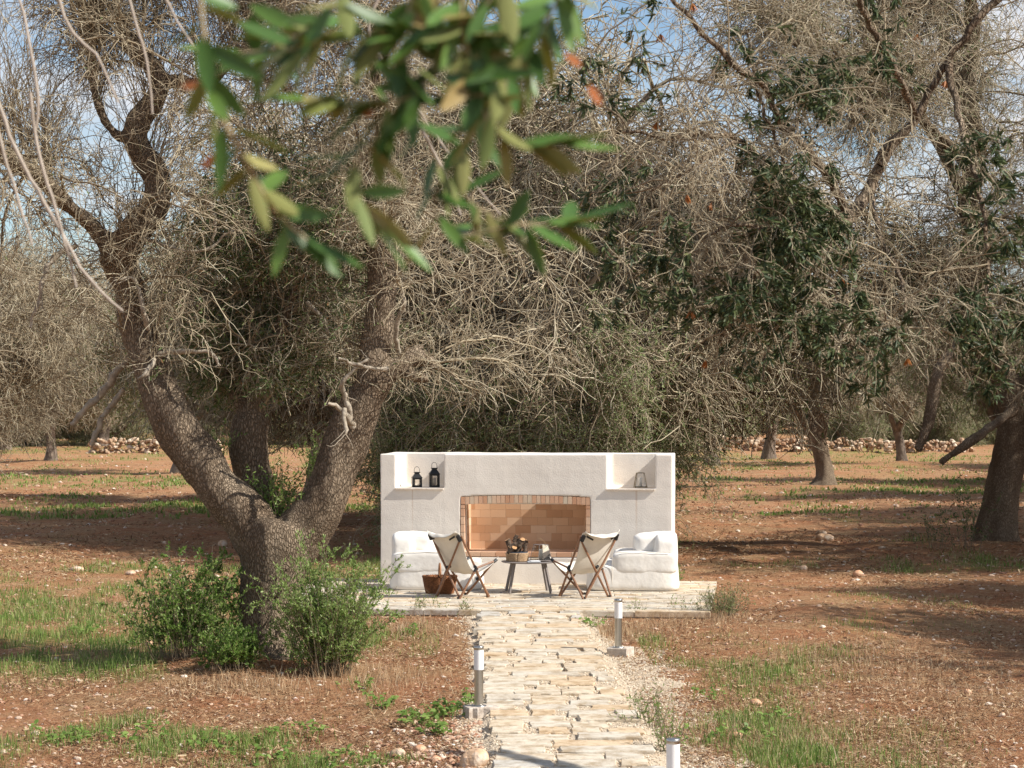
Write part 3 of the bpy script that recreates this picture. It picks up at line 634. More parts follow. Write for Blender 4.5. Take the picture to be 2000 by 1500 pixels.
def beanbag(loc, rz, label, strap):
    """local +x: the way the sitter faces; y: across"""
    e = empty('beanbag_armchair', loc, rz, label, 'beanbag chair', 'white canvas beanbag armchairs on the patio')
    mb = MB(); puff(mb, (-.02, 0, .165), (1.16, .93, .37), 7, .006, 0, -.05, 1); mb.build('base', M['canvas'], e)
    mb = MB(); puff(mb, (.24, 0, .31), (.60, .46, .14), 6, .004, 0, 0, 2); mb.build('seat_cushion', M['canvas'], e)
    for sy in (-1, 1):
        mb = MB(); puff(mb, (-.175, sy * .333, .35), (.82, .275, .285), 5.5, .009, 0, -.04, 3 + sy); arm = mb.build('armrest', M['canvas'], e)
        mb = MB(); seam(mb, [(.19 - i * .085, sy * .462, .484 + .004 * math.sin(i * 1.7)) for i in range(9)], .0035); mb.build('piping', M['piping'], arm)
    mb = MB(); puff(mb, (-.43, 0, .44), (.31, .88, .54), 5.5, .011, -.05, -.12, 7); mb.build('backrest', M['canvas'], e)
    mb = MB(); puff(mb, (-.25, 0, .585), (.44, .62, .26), 4.5, .010, R(7), -.08, 9); hr = mb.build('headrest', M['canvas'], e)
    mb = MB(); seam(mb, [(-.26 + .17 * math.cos(a_) * (1 if abs(math.cos(a_)) < .9 else 1.05), -.292, .60 + .085 * math.sin(a_)) for a_ in np.linspace(0, 6.283, 5) + .785], .003); mb.build('piping', M['piping'], hr)
    for sy in (-1, 1):
        mb = MB(); seam(mb, [(.235, sy * .462, .46 - i * .055) for i in range(8)], .003); mb.build('side_seam', M['piping'], e)
        mb = MB(); seam(mb, [(.47, sy * .455, .30 - i * .05) for i in range(6)], .003); mb.build('front_seam', M['piping'], e)
    if strap:
        mb = MB(); P = np.array([(-.52, -.24, .62), (-.545, -.24, .665), (-.50, -.24, .685), (-.42, -.24, .675), (-.36, -.24, .65)]); seam(mb, P, .014); mb.build('carry_strap', M['canvas'], e)
    return e
c = at(856, 1154, 29.0); beanbag((c.x, 29.45, PZ), YAW + R(4), 'white canvas beanbag armchair with a strap loop, behind the wicker basket', True)
c = at(1232, 1157, 29.0); beanbag((c.x + .02, 29.35, PZ), YAW + R(183), 'white canvas beanbag armchair at the right end of the fireplace wall with a puffed headrest', False)

def folding_chair(loc, rz, label):
    """local +y: the way the sitter faces"""
    e = empty('folding_chair', loc, rz, label, 'folding chair', 'canvas sling folding chairs in front of the fire'); r = .0125
    fb = [(-.2, -.235, .0), (.2, -.235, .0)]; ff = [(-.2, .235, 0), (.2, .235, 0)]; bt = [(-.27, -.27, .715), (.27, -.27, .715)]; sf = [(-.25, .30, .435), (.25, .30, .435)]
    def leg(a, b): 
        mb = MB(); bar(mb, a, b, r * 1.15, 8, 0, r); mb.build('leg', M['wood'], e)
    leg(fb[0], bt[1]); leg((fb[1][0], fb[1][1] + .026, 0), (bt[0][0], bt[0][1] + .026, .715))
    leg((ff[0][0] - .012, ff[0][1], 0), (bt[0][0] - .012, bt[0][1] + .01, .76)); leg((ff[1][0] + .012, ff[1][1], 0), (bt[1][0] + .012, bt[1][1] + .01, .76))
    leg(ff[0], sf[1]); leg((ff[1][0], ff[1][1] + .026, 0), (sf[0][0], sf[0][1] + .026, .435))
    for i, sx in ((0, -1), (1, 1)):
        mid = (sx * .262, .0, .365); mb = MB(); bar(mb, (fb[i][0] + sx * .02, fb[i][1], 0), mid, r * 1.1); bar(mb, mid, sf[i], r); mb.build('side_strut', M['wood'], e)
        mb = MB(); bar(mb, (sx * .238, .03, .352), (sx * .272, -.035, .385), .02, 8); bar(mb, (sx * .255, -.03, .32), mid, .017, 8); mb.build('hinge', M['cap_black'], e)
    mb = MB()
    for q in fb + ff: mb = MB(); bar(mb, q, (q[0] * .99, q[1] * .99, .025), .0165, 8); mb.build('foot_cap', M['cap_black'], e)
    for q in (((-.02, -.235, .37), (.03, -.21, .385)), ((-.02, .235, .205), (.02, .28, .215))): mb = MB(); bar(mb, *q, .018, 8); mb.build('hinge', M['cap_black'], e)
    prof = np.array([(-.335, .775), (-.315, .80), (-.285, .79), (-.22, .64), (-.14, .46), (-.04, .325), (.06, .295), (.16, .335), (.26, .40), (.34, .455), (.352, .44)]); hw = np.array([.27, .28, .285, .28, .262, .25, .245, .25, .262, .27, .262])
    # smooth the profile
    k = 40; tt = np.linspace(0, len(prof) - 1, k); pr = np.stack([np.interp(tt, np.arange(len(prof)), prof[:, i]) for i in (0, 1)], 1); hw = np.interp(tt, np.arange(len(hw)), hw)
    for _ in range(2): pr[1:-1] = (pr[:-2] + 2 * pr[1:-1] + pr[2:]) / 4
    us = np.linspace(-1, 1, 21); ends = np.abs(tt / (len(prof) - 1) * 2 - 1)          # 1 at both ends
    rows = []
    for i in range(k):
        sag = (.025 + .045 * ends[i] ** 3) * (1 - np.abs(us) ** 2.2); peak = .05 * ends[i] ** 8 * np.abs(us) ** 5
        back = 1 if tt[i] < 5 else 0
        wv = .004 * np.sin(us * 9 + i * .5)
        z = pr[i, 1] - sag * (1.0 if not back else .55) + peak + wv; y = pr[i, 0] - back * sag * 1.1
        rows.append(np.stack([us * hw[i] * (1 - .05 * (1 - ends[i])), np.full(21, 1) * y, z], 1))
    G = np.array(rows).reshape(-1, 3); ii = (np.arange(k - 1)[:, None] * 21 + np.arange(20)[None]).reshape(-1); Fq = np.stack([ii, ii + 1, ii + 22, ii + 21], 1)
    mb = MB(); mb.add(G, Fq); o = mb.build('sling_seat', M['canvas_back'], e); md = o.modifiers.new('s', 'SOLIDIFY'); md.thickness = .005; md.offset = 0; eval_mesh(o)
    for sx in (-1, 1):
        mb = MB(); bar(mb, (sx * .268, -.262, .70), (sx * .262, -.30, .765), .026, 8); mb.build('corner_pocket', M['cap_black'], e)
        mb = MB(); box(mb, (sx * .19, -.325, .735), (.11, .006, .022), rot=Matrix.Rotation(sx * -.42, 3, 'Y')); mb.build('pocket_slot', M['cap_black'], e)
        mb = MB(); bar(mb, (sx * .25, .29, .425), (sx * .25, .335, .452), .020, 8); mb.build('corner_pocket', M['cap_black'], e)
    return e
c = at(903, 1168, 28.1); folding_chair((c.x, 28.05, PZ), R(-48), 'canvas sling folding chair with crossed wooden legs beside the wicker basket')
c = at(1142, 1168, 28.1); folding_chair((c.x, 28.05, PZ), R(38), 'canvas sling folding chair with crossed wooden legs, right of the table')

# table
M['table'] = mat('table_metal', (.19, .165, .155), (.23, .20, .185), scale=8, rough=.5)
TP = at(1032, 1158, 28.9); TPx = TP.x; TPY = 28.75
tb = empty('coffee_table', (TPx, TPY, PZ), .1, 'low round taupe metal coffee table between the two folding chairs', 'table'); TH = .385
mb = MB(); lathe(mb, [(.0001, TH - .012), (.325, TH - .012), (.340, TH - .004), (.341, TH + .002), (.336, TH + .002), (.333, TH - .001), (.0001, TH - .001)], 56); mb.build('table_top', M['table'], tb)
for sx, sy in ((-1, -1), (1, -1), (1, 1), (-1, 1)):
    mb = MB(); a = Vector((sx * .19, sy * .15, TH - .012)); b_ = Vector((sx * .26, sy * .20, 0)); d = (b_ - a).normalized()
    V, Fc = tubes(np.array([a, b_]), np.array([.019, .019]), 4); mb.add(V, Fc, 0, .5, False); mb.build('leg', M['table'], tb)
TZ = PZ + TH
M['rattan'] = mat('rattan', (.42, .27, .15), (.66, .47, .30), scale=45, rough=.9, bump=1, bscale=90, bdist=.01, stretch=(1, 1, 2.2))
M['wicker'] = mat('wicker', (.17, .065, .028), (.36, .15, .06), scale=30, rough=.6, bump=1, bscale=60, bdist=.012, stretch=(1, 1, 3))
M['liner'] = mat('liner', (.035, .038, .05), (.06, .065, .08), scale=20, rough=.9)
def weave(mb, r0, r1, z0, z1, rowsn, n=36, cx=0, cy=0, sx=1, amp=.004, r=.0055):
    for k in range(rowsn):
        f = k / (rowsn - 1); an = np.linspace(0, 2 * math.pi, n * 2 + 1); rr = (r0 + (r1 - r0) * f) + amp * np.cos(an * n / 1 + (k % 2) * math.pi)
        P = np.stack([cx + rr * np.cos(an) * sx, cy + rr * np.sin(an), np.full(len(an), z0 + (z1 - z0) * f)], 1); V, Fc = tubes(P, np.full(len(P), r), 5); mb.add(V, Fc, 0, random.random())
bs = empty('log_basket', (TPx - .14, TPY + .02, TZ + .002), 0, 'round woven rattan basket on the coffee table filled with firewood', 'basket')
mb = MB(); lathe(mb, [(.0001, .004), (.128, .004), (.136, .105), (.130, .105), (.124, .01)], 40); weave(mb, .132, .140, .008, .10, 9); mb.build('basket_body', M['rattan'], bs)
mb = MB(); lathe(mb, [(.12, .02), (.132, .100), (.136, .118), (.130, .120), (.126, .09)], 24, smooth=True); mb.build('lining', M['liner'], bs)
M['log_bark'] = mat('log_bark', (.05, .035, .025), (.17, .12, .085), scale=22, rough=1, bump=1, bscale=40, bdist=.012); M['log_cut'] = mat('log_cut', (.40, .21, .09), (.58, .36, .19), scale=14, rough=.9)
desc = ['gnarled dark log leaning left over the basket rim', 'short cut log with an orange split face at the top of the basket', 'thick bark log lying across the middle of the basket', 'grey log standing upright at the right side of the basket', 'dark branch stub at the right of the pile in the basket', 'broad split log low at the left front of the basket', 'twisted bark piece at the very top of the firewood pile', 'dark log deep in the middle of the basket', 'knobbly olive log at the back of the basket']
lg = [((-.07, -.03, .12), (-.12, 0, .27), .034), ((.02, -.05, .20), (.075, -.06, .275), .036), ((-.10, -.06, .17), (.02, -.04, .22), .034), ((.085, -.06, .08), (.105, -.05, .19), .026), ((.07, 0, .17), (.13, .01, .25), .025), ((-.11, -.06, .10), (-.03, -.09, .18), .034), ((-.05, 0, .25), (.0, .01, .325), .022), ((-.02, -.02, .06), (.03, .0, .20), .038), ((.0, .05, .1), (.02, .07, .27), .03)]
for (a, b_, r_), ds in zip(lg, desc):
    a = Vector(a); b_ = Vector(b_); n_ = 7; mb = MB()
    P = np.array([a.lerp(b_, i / (n_ - 1)) for i in range(n_)]) + RNG.normal(0, .004, (n_, 3)); V, Fc = tubes(P, np.full(n_, r_) * RNG.uniform(.85, 1.15, n_), 10); V = V + RNG.normal(0, .0022, V.shape); mb.add(V, Fc)
    for q, ix in ((0, 0), (n_ - 1, 1)): 
        ring = V[q * 10:q * 10 + 10]; mb.add(np.concatenate([ring, [ring.mean(0)]]), [(i, (i + 1) % 10, 10) for i in range(10)], 1, .5, False)
    o = mb.build('firewood_log', [M['log_bark'], M['log_cut']], loc=(TPx - .14, TPY + .02, TZ)); tag(o, ds, 'log', 'logs in the woven basket')
frame_lantern((TPx + .155, TPY + .02, TZ + .002), YAW + R(38), .20, .13, .205, .003, M['table'], M['smoke'], .145, 'smoky glass tapered lantern with a white candle on the coffee table')
mb = MB(); P = np.array([(.06, 0, .19), (.05, 0, .235), (.02, .01, .26), (-.01, .01, .29), (-.035, .0, .285)]); V, Fc = tubes(P, np.array([.002, .002, .0018, .0015, .001]), 5); mb.add(V, Fc)
tag(mb.build('dried_flower', mat('dry_stem', (.50, .34, .18)), loc=(TPx + .155, TPY + .02, TZ)), 'thin curved dried flower stalk poking out of the smoky glass lantern', 'dried flower')
mb = MB(); box(mb, (0, 0, .006), (.16, .11, .012), bev=.003); bk = mb.build('booklet', mat('booklet', (.44, .45, .47)), loc=(TPx + .065, TPY - .20, TZ + .002), rotz=.1); tag(bk, 'thin pale grey booklet lying at the front edge of the coffee table', 'booklet')
mb = MB(); box(mb, (0, 0, .004), (.12, .09, .008), bev=.002); bk = mb.build('booklet', mat('booklet_white', (.70, .69, .68)), loc=(TPx + .075, TPY - .19, TZ + .0145), rotz=.3); tag(bk, 'small white card lying on top of the thin grey booklet', 'booklet')

# wicker basket on the patio
c = at(858, 1163, 28.3); wb = empty('wicker_basket', (c.x, 28.5, PZ), .1, 'brown oval wicker basket with an upright handle standing beside the left beanbag', 'basket')
mb = MB(); lathe(mb, [(.0001, .004), (.155, .004), (.18, .05), (.205, .215), (.197, .217), (.17, .05), (.0001, .012)], 40, sy=.72)
for k in range(15):
    f = k / 14; rr = .165 + .043 * f ** .8; an = np.linspace(0, 2 * math.pi, 81); am = rr + .005 * np.cos(an * 40 + (k % 2) * math.pi); P = np.stack([am * np.cos(an), am * .72 * np.sin(an), np.full(81, .012 + .2 * f)], 1); V, Fc = tubes(P, np.full(81, .0075), 5); mb.add(V, Fc, 0, random.random())
mb.build('basket_body', M['wicker'], wb)
mb = MB(); an = np.linspace(0, 2 * math.pi, 61)
for ph in (0, math.pi): P = np.stack([(.207 + .008 * np.cos(an * 20 + ph)) * np.cos(an), .72 * (.207 + .008 * np.cos(an * 20 + ph)) * np.sin(an), .217 + .009 * np.sin(an * 20 + ph)], 1); V, Fc = tubes(P, np.full(61, .009), 6); mb.add(V, Fc)
mb.build('rim', M['wicker'], wb)
mb = MB(); an = np.linspace(0, math.pi, 24); P = np.stack([.0 * an, .145 * np.cos(an), .215 + .16 * np.sin(an)], 1); V, Fc = tubes(P, np.full(24, .011), 8); mb.add(V, Fc); mb.build('handle', mat('handle_wood', (.30, .13, .05), (.42, .20, .09), scale=20, rough=.5), wb)

# ------------------------------------------------------------ trees
def limb_px(pts, Y, yoff=0):
    """pts: (px, py, half width px, depth offset) -> polyline with radii, at its own distance"""
    P = np.array([at(p[0], p[1], Y) for p in pts]); P[:, 1] += [p[3] if len(p) > 3 else 0 for p in pts]
    # keep the picture position for points moved in depth
    for i, p in enumerate(pts):
        P[i] = at(p[0], p[1], P[i, 1])
    return P, np.array([p[2] / F * P[i, 1] for i, p in enumerate(pts)])
def resample(P, Rd, step):
    seg = np.linalg.norm(np.diff(P, axis=0), axis=1); s = np.concatenate([[0], np.cumsum(seg)]); n = max(4, int(s[-1] / step)); t = np.linspace(0, s[-1], n)
    # Catmull-Rom through the points
    Q = np.concatenate([[2 * P[0] - P[1]], P, [2 * P[-1] - P[-2]]]); k = np.minimum(np.searchsorted(s, t, 'right') - 1, len(P) - 2); f = ((t - s[k]) / seg[k])[:, None]
    p0, p1, p2, p3 = Q[k], Q[k + 1], Q[k + 2], Q[k + 3]
    C = .5 * (2 * p1 + (p2 - p0) * f + (2 * p0 - 5 * p1 + 4 * p2 - p3) * f ** 2 + (3 * p1 - p0 - 3 * p2 + p3) * f ** 3)
    return C, np.interp(t, s, Rd)
def solid_trunk(name, limbs, mtl, parent, voxel=.03, rough=.02, sides=14, flute=0.0):
    mb = MB()
    for P, Rd in limbs:
        C, r_ = resample(P, Rd, .08)
        C = np.concatenate([C[:1], C, C[-1:]]); C[0] -= (C[2] - C[1]) * .01; C[-1] += (C[-2] - C[-3]) * .01
        r_ = np.concatenate([[1e-4], r_, [1e-4]]); V, Fc = tubes(C, r_, sides); mb.add(V, Fc)
    o = mb.build(name, mtl); md = o.modifiers.new('r', 'REMESH'); md.mode = 'VOXEL'; md.voxel_size = voxel; md.use_smooth_shade = True
    md = o.modifiers.new('s', 'SMOOTH'); md.factor = .6; md.iterations = 4; eval_mesh(o)
    me = o.data; V = np.empty(len(me.vertices) * 3, np.float32); me.vertices.foreach_get('co', V); V = V.reshape(-1, 3); Nn = np.empty(len(V) * 3, np.float32); me.vertices.foreach_get('normal', Nn); Nn = Nn.reshape(-1, 3)
    d = (noise3(V * (1, 1, .45), 6) * 2.0 + noise3(V * (1, 1, .13) + 2, 5.5) * 2.6 + noise3(V * (1, 1, .35) + 2, 2.6) * 2.0 + noise3(V * (1, 1, .5) + 9, 15) * 1.0 + noise3(V + 4, 34) * .5) * rough
    V = V + Nn * d[:, None]; me.vertices.foreach_set('co', V.astype(np.float32).ravel()); me.update()
    for p in me.polygons: p.use_smooth = True
    if len(me.materials) == 0: me.materials.append(mtl)
    o.parent = parent; return o
def local(o, root):          # mesh built in world space, re-based on its root
    o.data.transform(Matrix.Translation(-Vector(root.location))); return o

def twig_crown(mb, src, n1, n2, n3, L1=(1.4, 2.4), L2=(.5, 1.1), L3=(.2, .5), r=(.016, .007, .0035, .002), up=.5, drop=(.05, .10, .13), nleaf=0, leafL=.055, leafW=.014, leafmask=None, lo=.3, zmin=-9, hug=.0, thin=None, wander=(.22, .28, .30), detail=False, rng=RNG, leafmat=1, pale=0, len_scale=1.0):
    """three orders of shoots growing out of the limb curves in src, a list of (P, radii)"""
    K = 12; L = [resample(P, Rd, .15) for P, Rd in src]; S_ = []
    for P, _ in L:
        t = np.linspace(0, 1, K); S_.append(np.stack([np.interp(t, np.linspace(0, 1, len(P)), P[:, i]) for i in range(3)], 1))
    S_ = np.array(S_)
    p, t, _ = pick(S_, n1, lo, 1, rng)
    if thin is not None: k = rng.uniform(0, 1, n1) < thin(p); p, t = p[k], t[k]; n1 = len(p)
    d = rdir(n1, rng) + t * .55; d[:, 2] += up
    A = grow(p, d, rng.uniform(*L1, n1), 8, wander[0], drop[0], rng); A = A[A[:, :, 2].min(1) > zmin]; n1 = len(A); rr = np.linspace(r[0], r[1], 9)[None] * rng.uniform(.7, 1.2, (n1, 1)); V, Fc = tubes(A, rr, 4); c1 = rng.uniform(.1, .7, n1); mb.add(V, Fc, 0, np.repeat(c1, 32))
    p, t, _ = pick(A, n2, .1, 1, rng); 
    if hug: 
        h = int(n2 * hug); p2, t2, _ = pick(S_, h, .05, 1, rng)
        if thin is not None: k = rng.uniform(0, 1, h) < thin(p2); p2, t2 = p2[k], t2[k]; h = len(p2)
        p[:h] = p2; t[:h] = t2 * .3
    d = rdir(n2, rng) * .9 + t * .7; d[:, 2] += .15; B = grow(p, d, rng.uniform(*L2, n2), 7, wander[1], drop[1], rng); B = B[B[:, :, 2].min(1) > zmin]; n2 = len(B); rr = np.linspace(r[1], r[2], 8)[None] * rng.uniform(.6, 1.1, (n2, 1)); V, Fc = tubes(B, rr, 3); mb.add(V, Fc, 0, np.repeat(rng.uniform(.15, .9, n2), 21))
    p, t, _ = pick(B, n3, .1, 1, rng); d = rdir(n3, rng) * .9 + t * .8; C = grow(p, d, rng.uniform(*L3, n3), 4, wander[2], drop[2], rng); C = C[C[:, :, 2].min(1) > zmin]; n3 = len(C); rr = np.linspace(r[2], r[3], 5)[None] * rng.uniform(.7, 1.2, (n3, 1)); V, Fc = tubes(C, rr, 3); mb.add(V, Fc, 0, np.repeat(rng.uniform(.2, 1, n3), 12))
    if nleaf:
        p, t, _ = pick(C, nleaf, .1, 1, rng); 
        if leafmask is not None: k = rng.uniform(0, 1, len(p)) < leafmask(p); p, t = p[k], t[k]
        n = len(p); d = t * .8 + rdir(n, rng) * .8; V, Fc = leaves(p, d, rdir(n, rng), rng.uniform(.7, 1.2, n) * leafL, leafW * rng.uniform(.8, 1.2, n), detail); mb.add(V, Fc, leafmat, rng.uniform(0, 1, n), True)
    return A, B, C

# --- the big three-limbed olive in front (left)
TB = Vector((TX, TY, 0))
tree = empty('olive_tree', (TX, TY, float(gz(TX, TY))), 0, 'big old olive tree with a thick trunk splitting into heavy limbs', 'tree')
YT = 21.0
L_main = [limb_px(l_, YT) for l_ in (
    [(528, 1320, 100), (527, 1285, 82), (525, 1235, 68), (527, 1170, 68), (532, 1110, 74), (538, 1060, 84), (545, 1020, 72)],
    [(520, 1080, 62), (475, 1005, 54), (425, 950, 50), (385, 895, 50), (350, 840, 49), (322, 785, 46), (295, 720, 42, .1), (268, 640, 37, .2), (252, 560, 34, .2), (228, 500, 40, .1), (262, 455, 34), (298, 410, 27), (308, 360, 26), (285, 305, 24), (262, 265, 22), (290, 215, 23), (312, 165, 22), (285, 110, 18), (235, 60, 14), (225, -30, 10)],
    [(530, 1060, 45, .25), (510, 1000, 42, .4), (496, 940, 42, .5), (487, 880, 43, .5), (490, 825, 40, .5), (505, 770, 22, .5), (530, 690, 17, .4), (560, 610, 13, .3), (600, 520, 9, .2)],
    [(560, 1080, 60), (600, 1025, 56), (640, 965, 50), (665, 900, 47), (690, 830, 46), (712, 775, 43), (742, 738, 34), (778, 716, 19), (812, 700, 13), (838, 706, 9), (850, 722, 4)],
    [(700, 800, 36), (722, 740, 34), (738, 660, 31), (745, 580, 32), (748, 520, 28), (735, 440, 22), (728, 350, 18), (745, 250, 14), (730, 120, 10), (740, -20, 8)],
    [(228, 500, 24), (180, 440, 20), (130, 400, 20, -.3), (80, 350, 17, -.5), (20, 315, 15, -.7), (-60, 290, 12, -.8)],
    [(305, 165, 16), (345, 158, 15), (385, 163, 11), (440, 130, 9), (500, 60, 7), (540, -40, 5)],
    [(265, 270, 13), (225, 262, 10), (190, 200, 9), (175, 110, 8), (190, 10, 6)],
    [(790, 712, 12), (800, 735, 9, -.05), (835, 738, 4, -.1)], [(790, 708, 11), (800, 680, 8), (815, 688, 5), (828, 676, 3)], [(490, 815, 22, .5), (455, 760, 14, .5), (430, 690, 12, .6), (400, 600, 9, .6)],
    [(528, 1290, 60), (440, 1296, 34, -.15), (395, 1310, 16, -.3), (350, 1330, 9, -.4)], [(530, 1290, 60), (610, 1300, 32, -.1), (660, 1318, 12, -.2)], [(528, 1290, 60), (545, 1320, 40, -.35), (556, 1345, 14, -.55)])]
solid_trunk('trunk', [(P_, r_ * .93) for P_, r_ in L_main], M['bark'], None, .026, .036)
tr = bpy.data.objects['trunk']; local(tr, tree); tr.parent = tree
# bleached dead branch stubs
mb = MB()
for l_ in ([(690, 830, 10, -.2), (665, 800, 9, -.4), (640, 788, 5, -.5)], [(690, 835, 9, -.2), (672, 770, 8, -.3), (665, 740, 7, -.4), (700, 715, 6, -.4), (720, 700, 4, -.4)], [(672, 800, 8, -.4), (678, 840, 7, -.5), (674, 850, 4, -.5)],
           [(600, 590, 7, 0), (630, 620, 8, 0), (640, 650, 6, .0)], [(290, 640, 8, -.3), (280, 600, 8, -.4), (272, 560, 7, -.4), (255, 545, 5, -.4), (235, 548, 4, -.4)], [(300, 700, 9, -.3), (285, 730, 8, -.4), (270, 740, 5, -.4)],
           [(310, 690, 9, -.1), (360, 685, 8, -.2), (410, 690, 6, -.3), (430, 715, 4, -.3)], [(330, 370, 9), (375, 380, 7, -.1), (410, 400, 6, -.2), (420, 440, 6, -.2), (415, 470, 3, -.2)], [(270, 460, 8), (330, 480, 6, -.2), (400, 490, 5, -.2), (440, 460, 4, -.2), (500, 450, 3, -.2)],
           [(780, 700, 8), (775, 640, 8, -.2), (790, 590, 7, -.3), (785, 560, 4, -.3)], [(760, 720, 7, -.2), (700, 715, 6, -.4), (660, 700, 4, -.5)], [(150, 480, 9), (110, 500, 9, -.1), (80, 560, 7, -.2), (60, 640, 5, -.2)],
           [(250, 700, 12, .3), (215, 740, 12, .3), (175, 790, 11, .3), (140, 830, 9, .3)], [(240, 760, 9, .2), (205, 810, 9, .2), (185, 850, 8, .2), (180, 870, 5, .2)]):
    P, Rd = limb_px(l_, YT); C, r_ = resample(P, Rd * .62, .035); wob = RNG.normal(0, 1, C.shape); wob = np.cumsum(wob - wob.mean(0), 0) * .007; C = C + wob + RNG.normal(0, .003, C.shape); r_ = r_ * RNG.uniform(.75, 1.25, len(r_))
    mb = MB(); V, Fc = tubes(C, r_, 8); mb.add(V, Fc)
    sp, st_, _ = pick(C[None], 3, .3, 1); sd2 = rdir(3) + st_ * .8; Sb = grow(sp, sd2, RNG.uniform(.10, .3, 3), 5, .25, .02); V, Fc = tubes(Sb, np.linspace(.006, .0015, 6)[None] * np.ones((3, 1)), 4); mb.add(V, Fc)
    dw = mb.build('dead_branch', M['dead_wood']); local(dw, tree); dw.parent = tree
mb = MB()
lim = L_main[1:9]
src = [(P[5:], r_[5:]) if len(P) > 10 else (P[2:], r_[2:]) for P, r_ in lim]
src = [s for s in src if len(s[0]) > 1]
def mk(p):
    px = p[:, 0] / p[:, 1] * F + 1000; py = HY - (p[:, 2] - H) / p[:, 1] * F
    return np.clip(1.3 * np.exp(-((px - 540) / 130) ** 2 - ((py - 590) / 190) ** 2) + .05, 0, 1)
def airy(p):
    px = p[:, 0] / p[:, 1] * F + 1000; py = HY - (p[:, 2] - H) / p[:, 1] * F
    k = np.where((px < 430) & (py < 500), .38, 1.0)
    k = np.where((px > 640) & (px < 880) & (py > 560), .3, k)
    return np.where(py > 640, .4, k)
A, B_, C_ = twig_crown(mb, src, 230, 2600, 17000, zmin=2.3, thin=airy, L1=(.6, 1.7), L2=(.3, .8), L3=(.12, .36), r=(.013, .0058, .0032, .0020), up=.35, drop=(.06, .06, .09), nleaf=15000, leafmask=mk, lo=0, hug=.10, wander=(.28, .30, .30))
# the dense leafy heart of the crown
lf = [limb_px(l_, YT) for l_ in ([(500, 800, 14, .5), (530, 700, 12, .4), (560, 610, 10, .3), (600, 520, 7, .2), (640, 440, 5, .2)], [(480, 800, 12, .7), (470, 700, 10, .9), (480, 600, 8, .9), (470, 500, 5, .9)], [(505, 790, 10, .8), (560, 700, 8, 1.0), (600, 620, 7, 1.1), (620, 560, 4, 1.2)], [(600, 520, 6, .2), (540, 450, 5, .3), (520, 400, 4, .4)])]
for P, Rd in lf: C, r_ = resample(P, Rd, .06); V, Fc = tubes(C, r_, 8); mb.add(V, Fc, 0, .3)
twig_crown(mb, lf, 90, 800, 4200, zmin=2.3, L1=(.4, 1.0), L2=(.25, .6), L3=(.12, .32), r=(.010, .005, .003, .002), up=.3, drop=(.05, .05, .08), nleaf=36000, leafL=.055, leafW=.014, lo=.05)
# long fan of upright shoots at the top left
p, t, _ = pick(np.array([np.stack([np.interp(np.linspace(0, 1, 12), np.linspace(0, 1, len(P)), P[:, i]) for i in range(3)], 1) for P, _ in (L_main[1], L_main[5], L_main[7], L_main[6])]), 420, .45, 1)
d = rdir(420) * .45; d[:, 2] += 1.0; Fn = grow(p, d, RNG.uniform(.6, 1.8, 420), 8, .10, .015); V, Fc = tubes(Fn, np.linspace(.006, .0022, 9)[None] * RNG.uniform(.7, 1.3, (420, 1)), 3); mb.add(V, Fc, 0, np.repeat(RNG.uniform(.1, .7, 420), 24))
p, t, _ = pick(Fn, 2600, .2, 1); d = t + rdir(2600) * .6; q = grow(p, d, RNG.uniform(.15, .5, 2600), 4, .15, .03); V, Fc = tubes(q, np.full((2600, 5), .0020), 3); mb.add(V, Fc, 0, np.repeat(RNG.uniform(.1, .8, 2600), 12))
# sprouts at the crotch
def sprouts(mb, base, n, h, sp, lf, lmat=1, lL=.045, lW=.014, r0=.003, drop=.02, wander=.12, per=26):
    b = np.repeat(np.array(base)[None], n, 0) + RNG.normal(0, sp * .25, (n, 3)) * (1, 1, .2); d = rdir(n) * .5; d[:, 2] = np.abs(d[:, 2]) + .9
    Sp = grow(b, d, RNG.uniform(.5, 1, n) * h, 7, wander, drop); V, Fc = tubes(Sp, np.linspace(r0, r0 * .4, 8)[None] * np.ones((n, 1)), 3); mb.add(V, Fc, 0, .3)
    m_ = n * per; p, t, _ = pick(Sp, m_, .1, 1); V, Fc = leaves(p, t * .5 + rdir(m_) * .9, rdir(m_), RNG.uniform(.6, 1.2, m_) * lL, RNG.uniform(.8, 1.2, m_) * lW); mb.add(V, Fc, lmat, RNG.uniform(0, 1, m_))
for bx in ((545, 1015, .0), (560, 1000, .2), (530, 1010, .3), (620, 940, .6), (415, 930, .4)): sprouts(mb, at(bx[0], bx[1], YT + bx[2]), 16, .62 if bx[2] < .5 else .5, .12, 0, 2)
cw = mb.build('crown', [M['twig'], M['leaf'], M['leaf_bush']]); local(cw, tree); cw.parent = tree

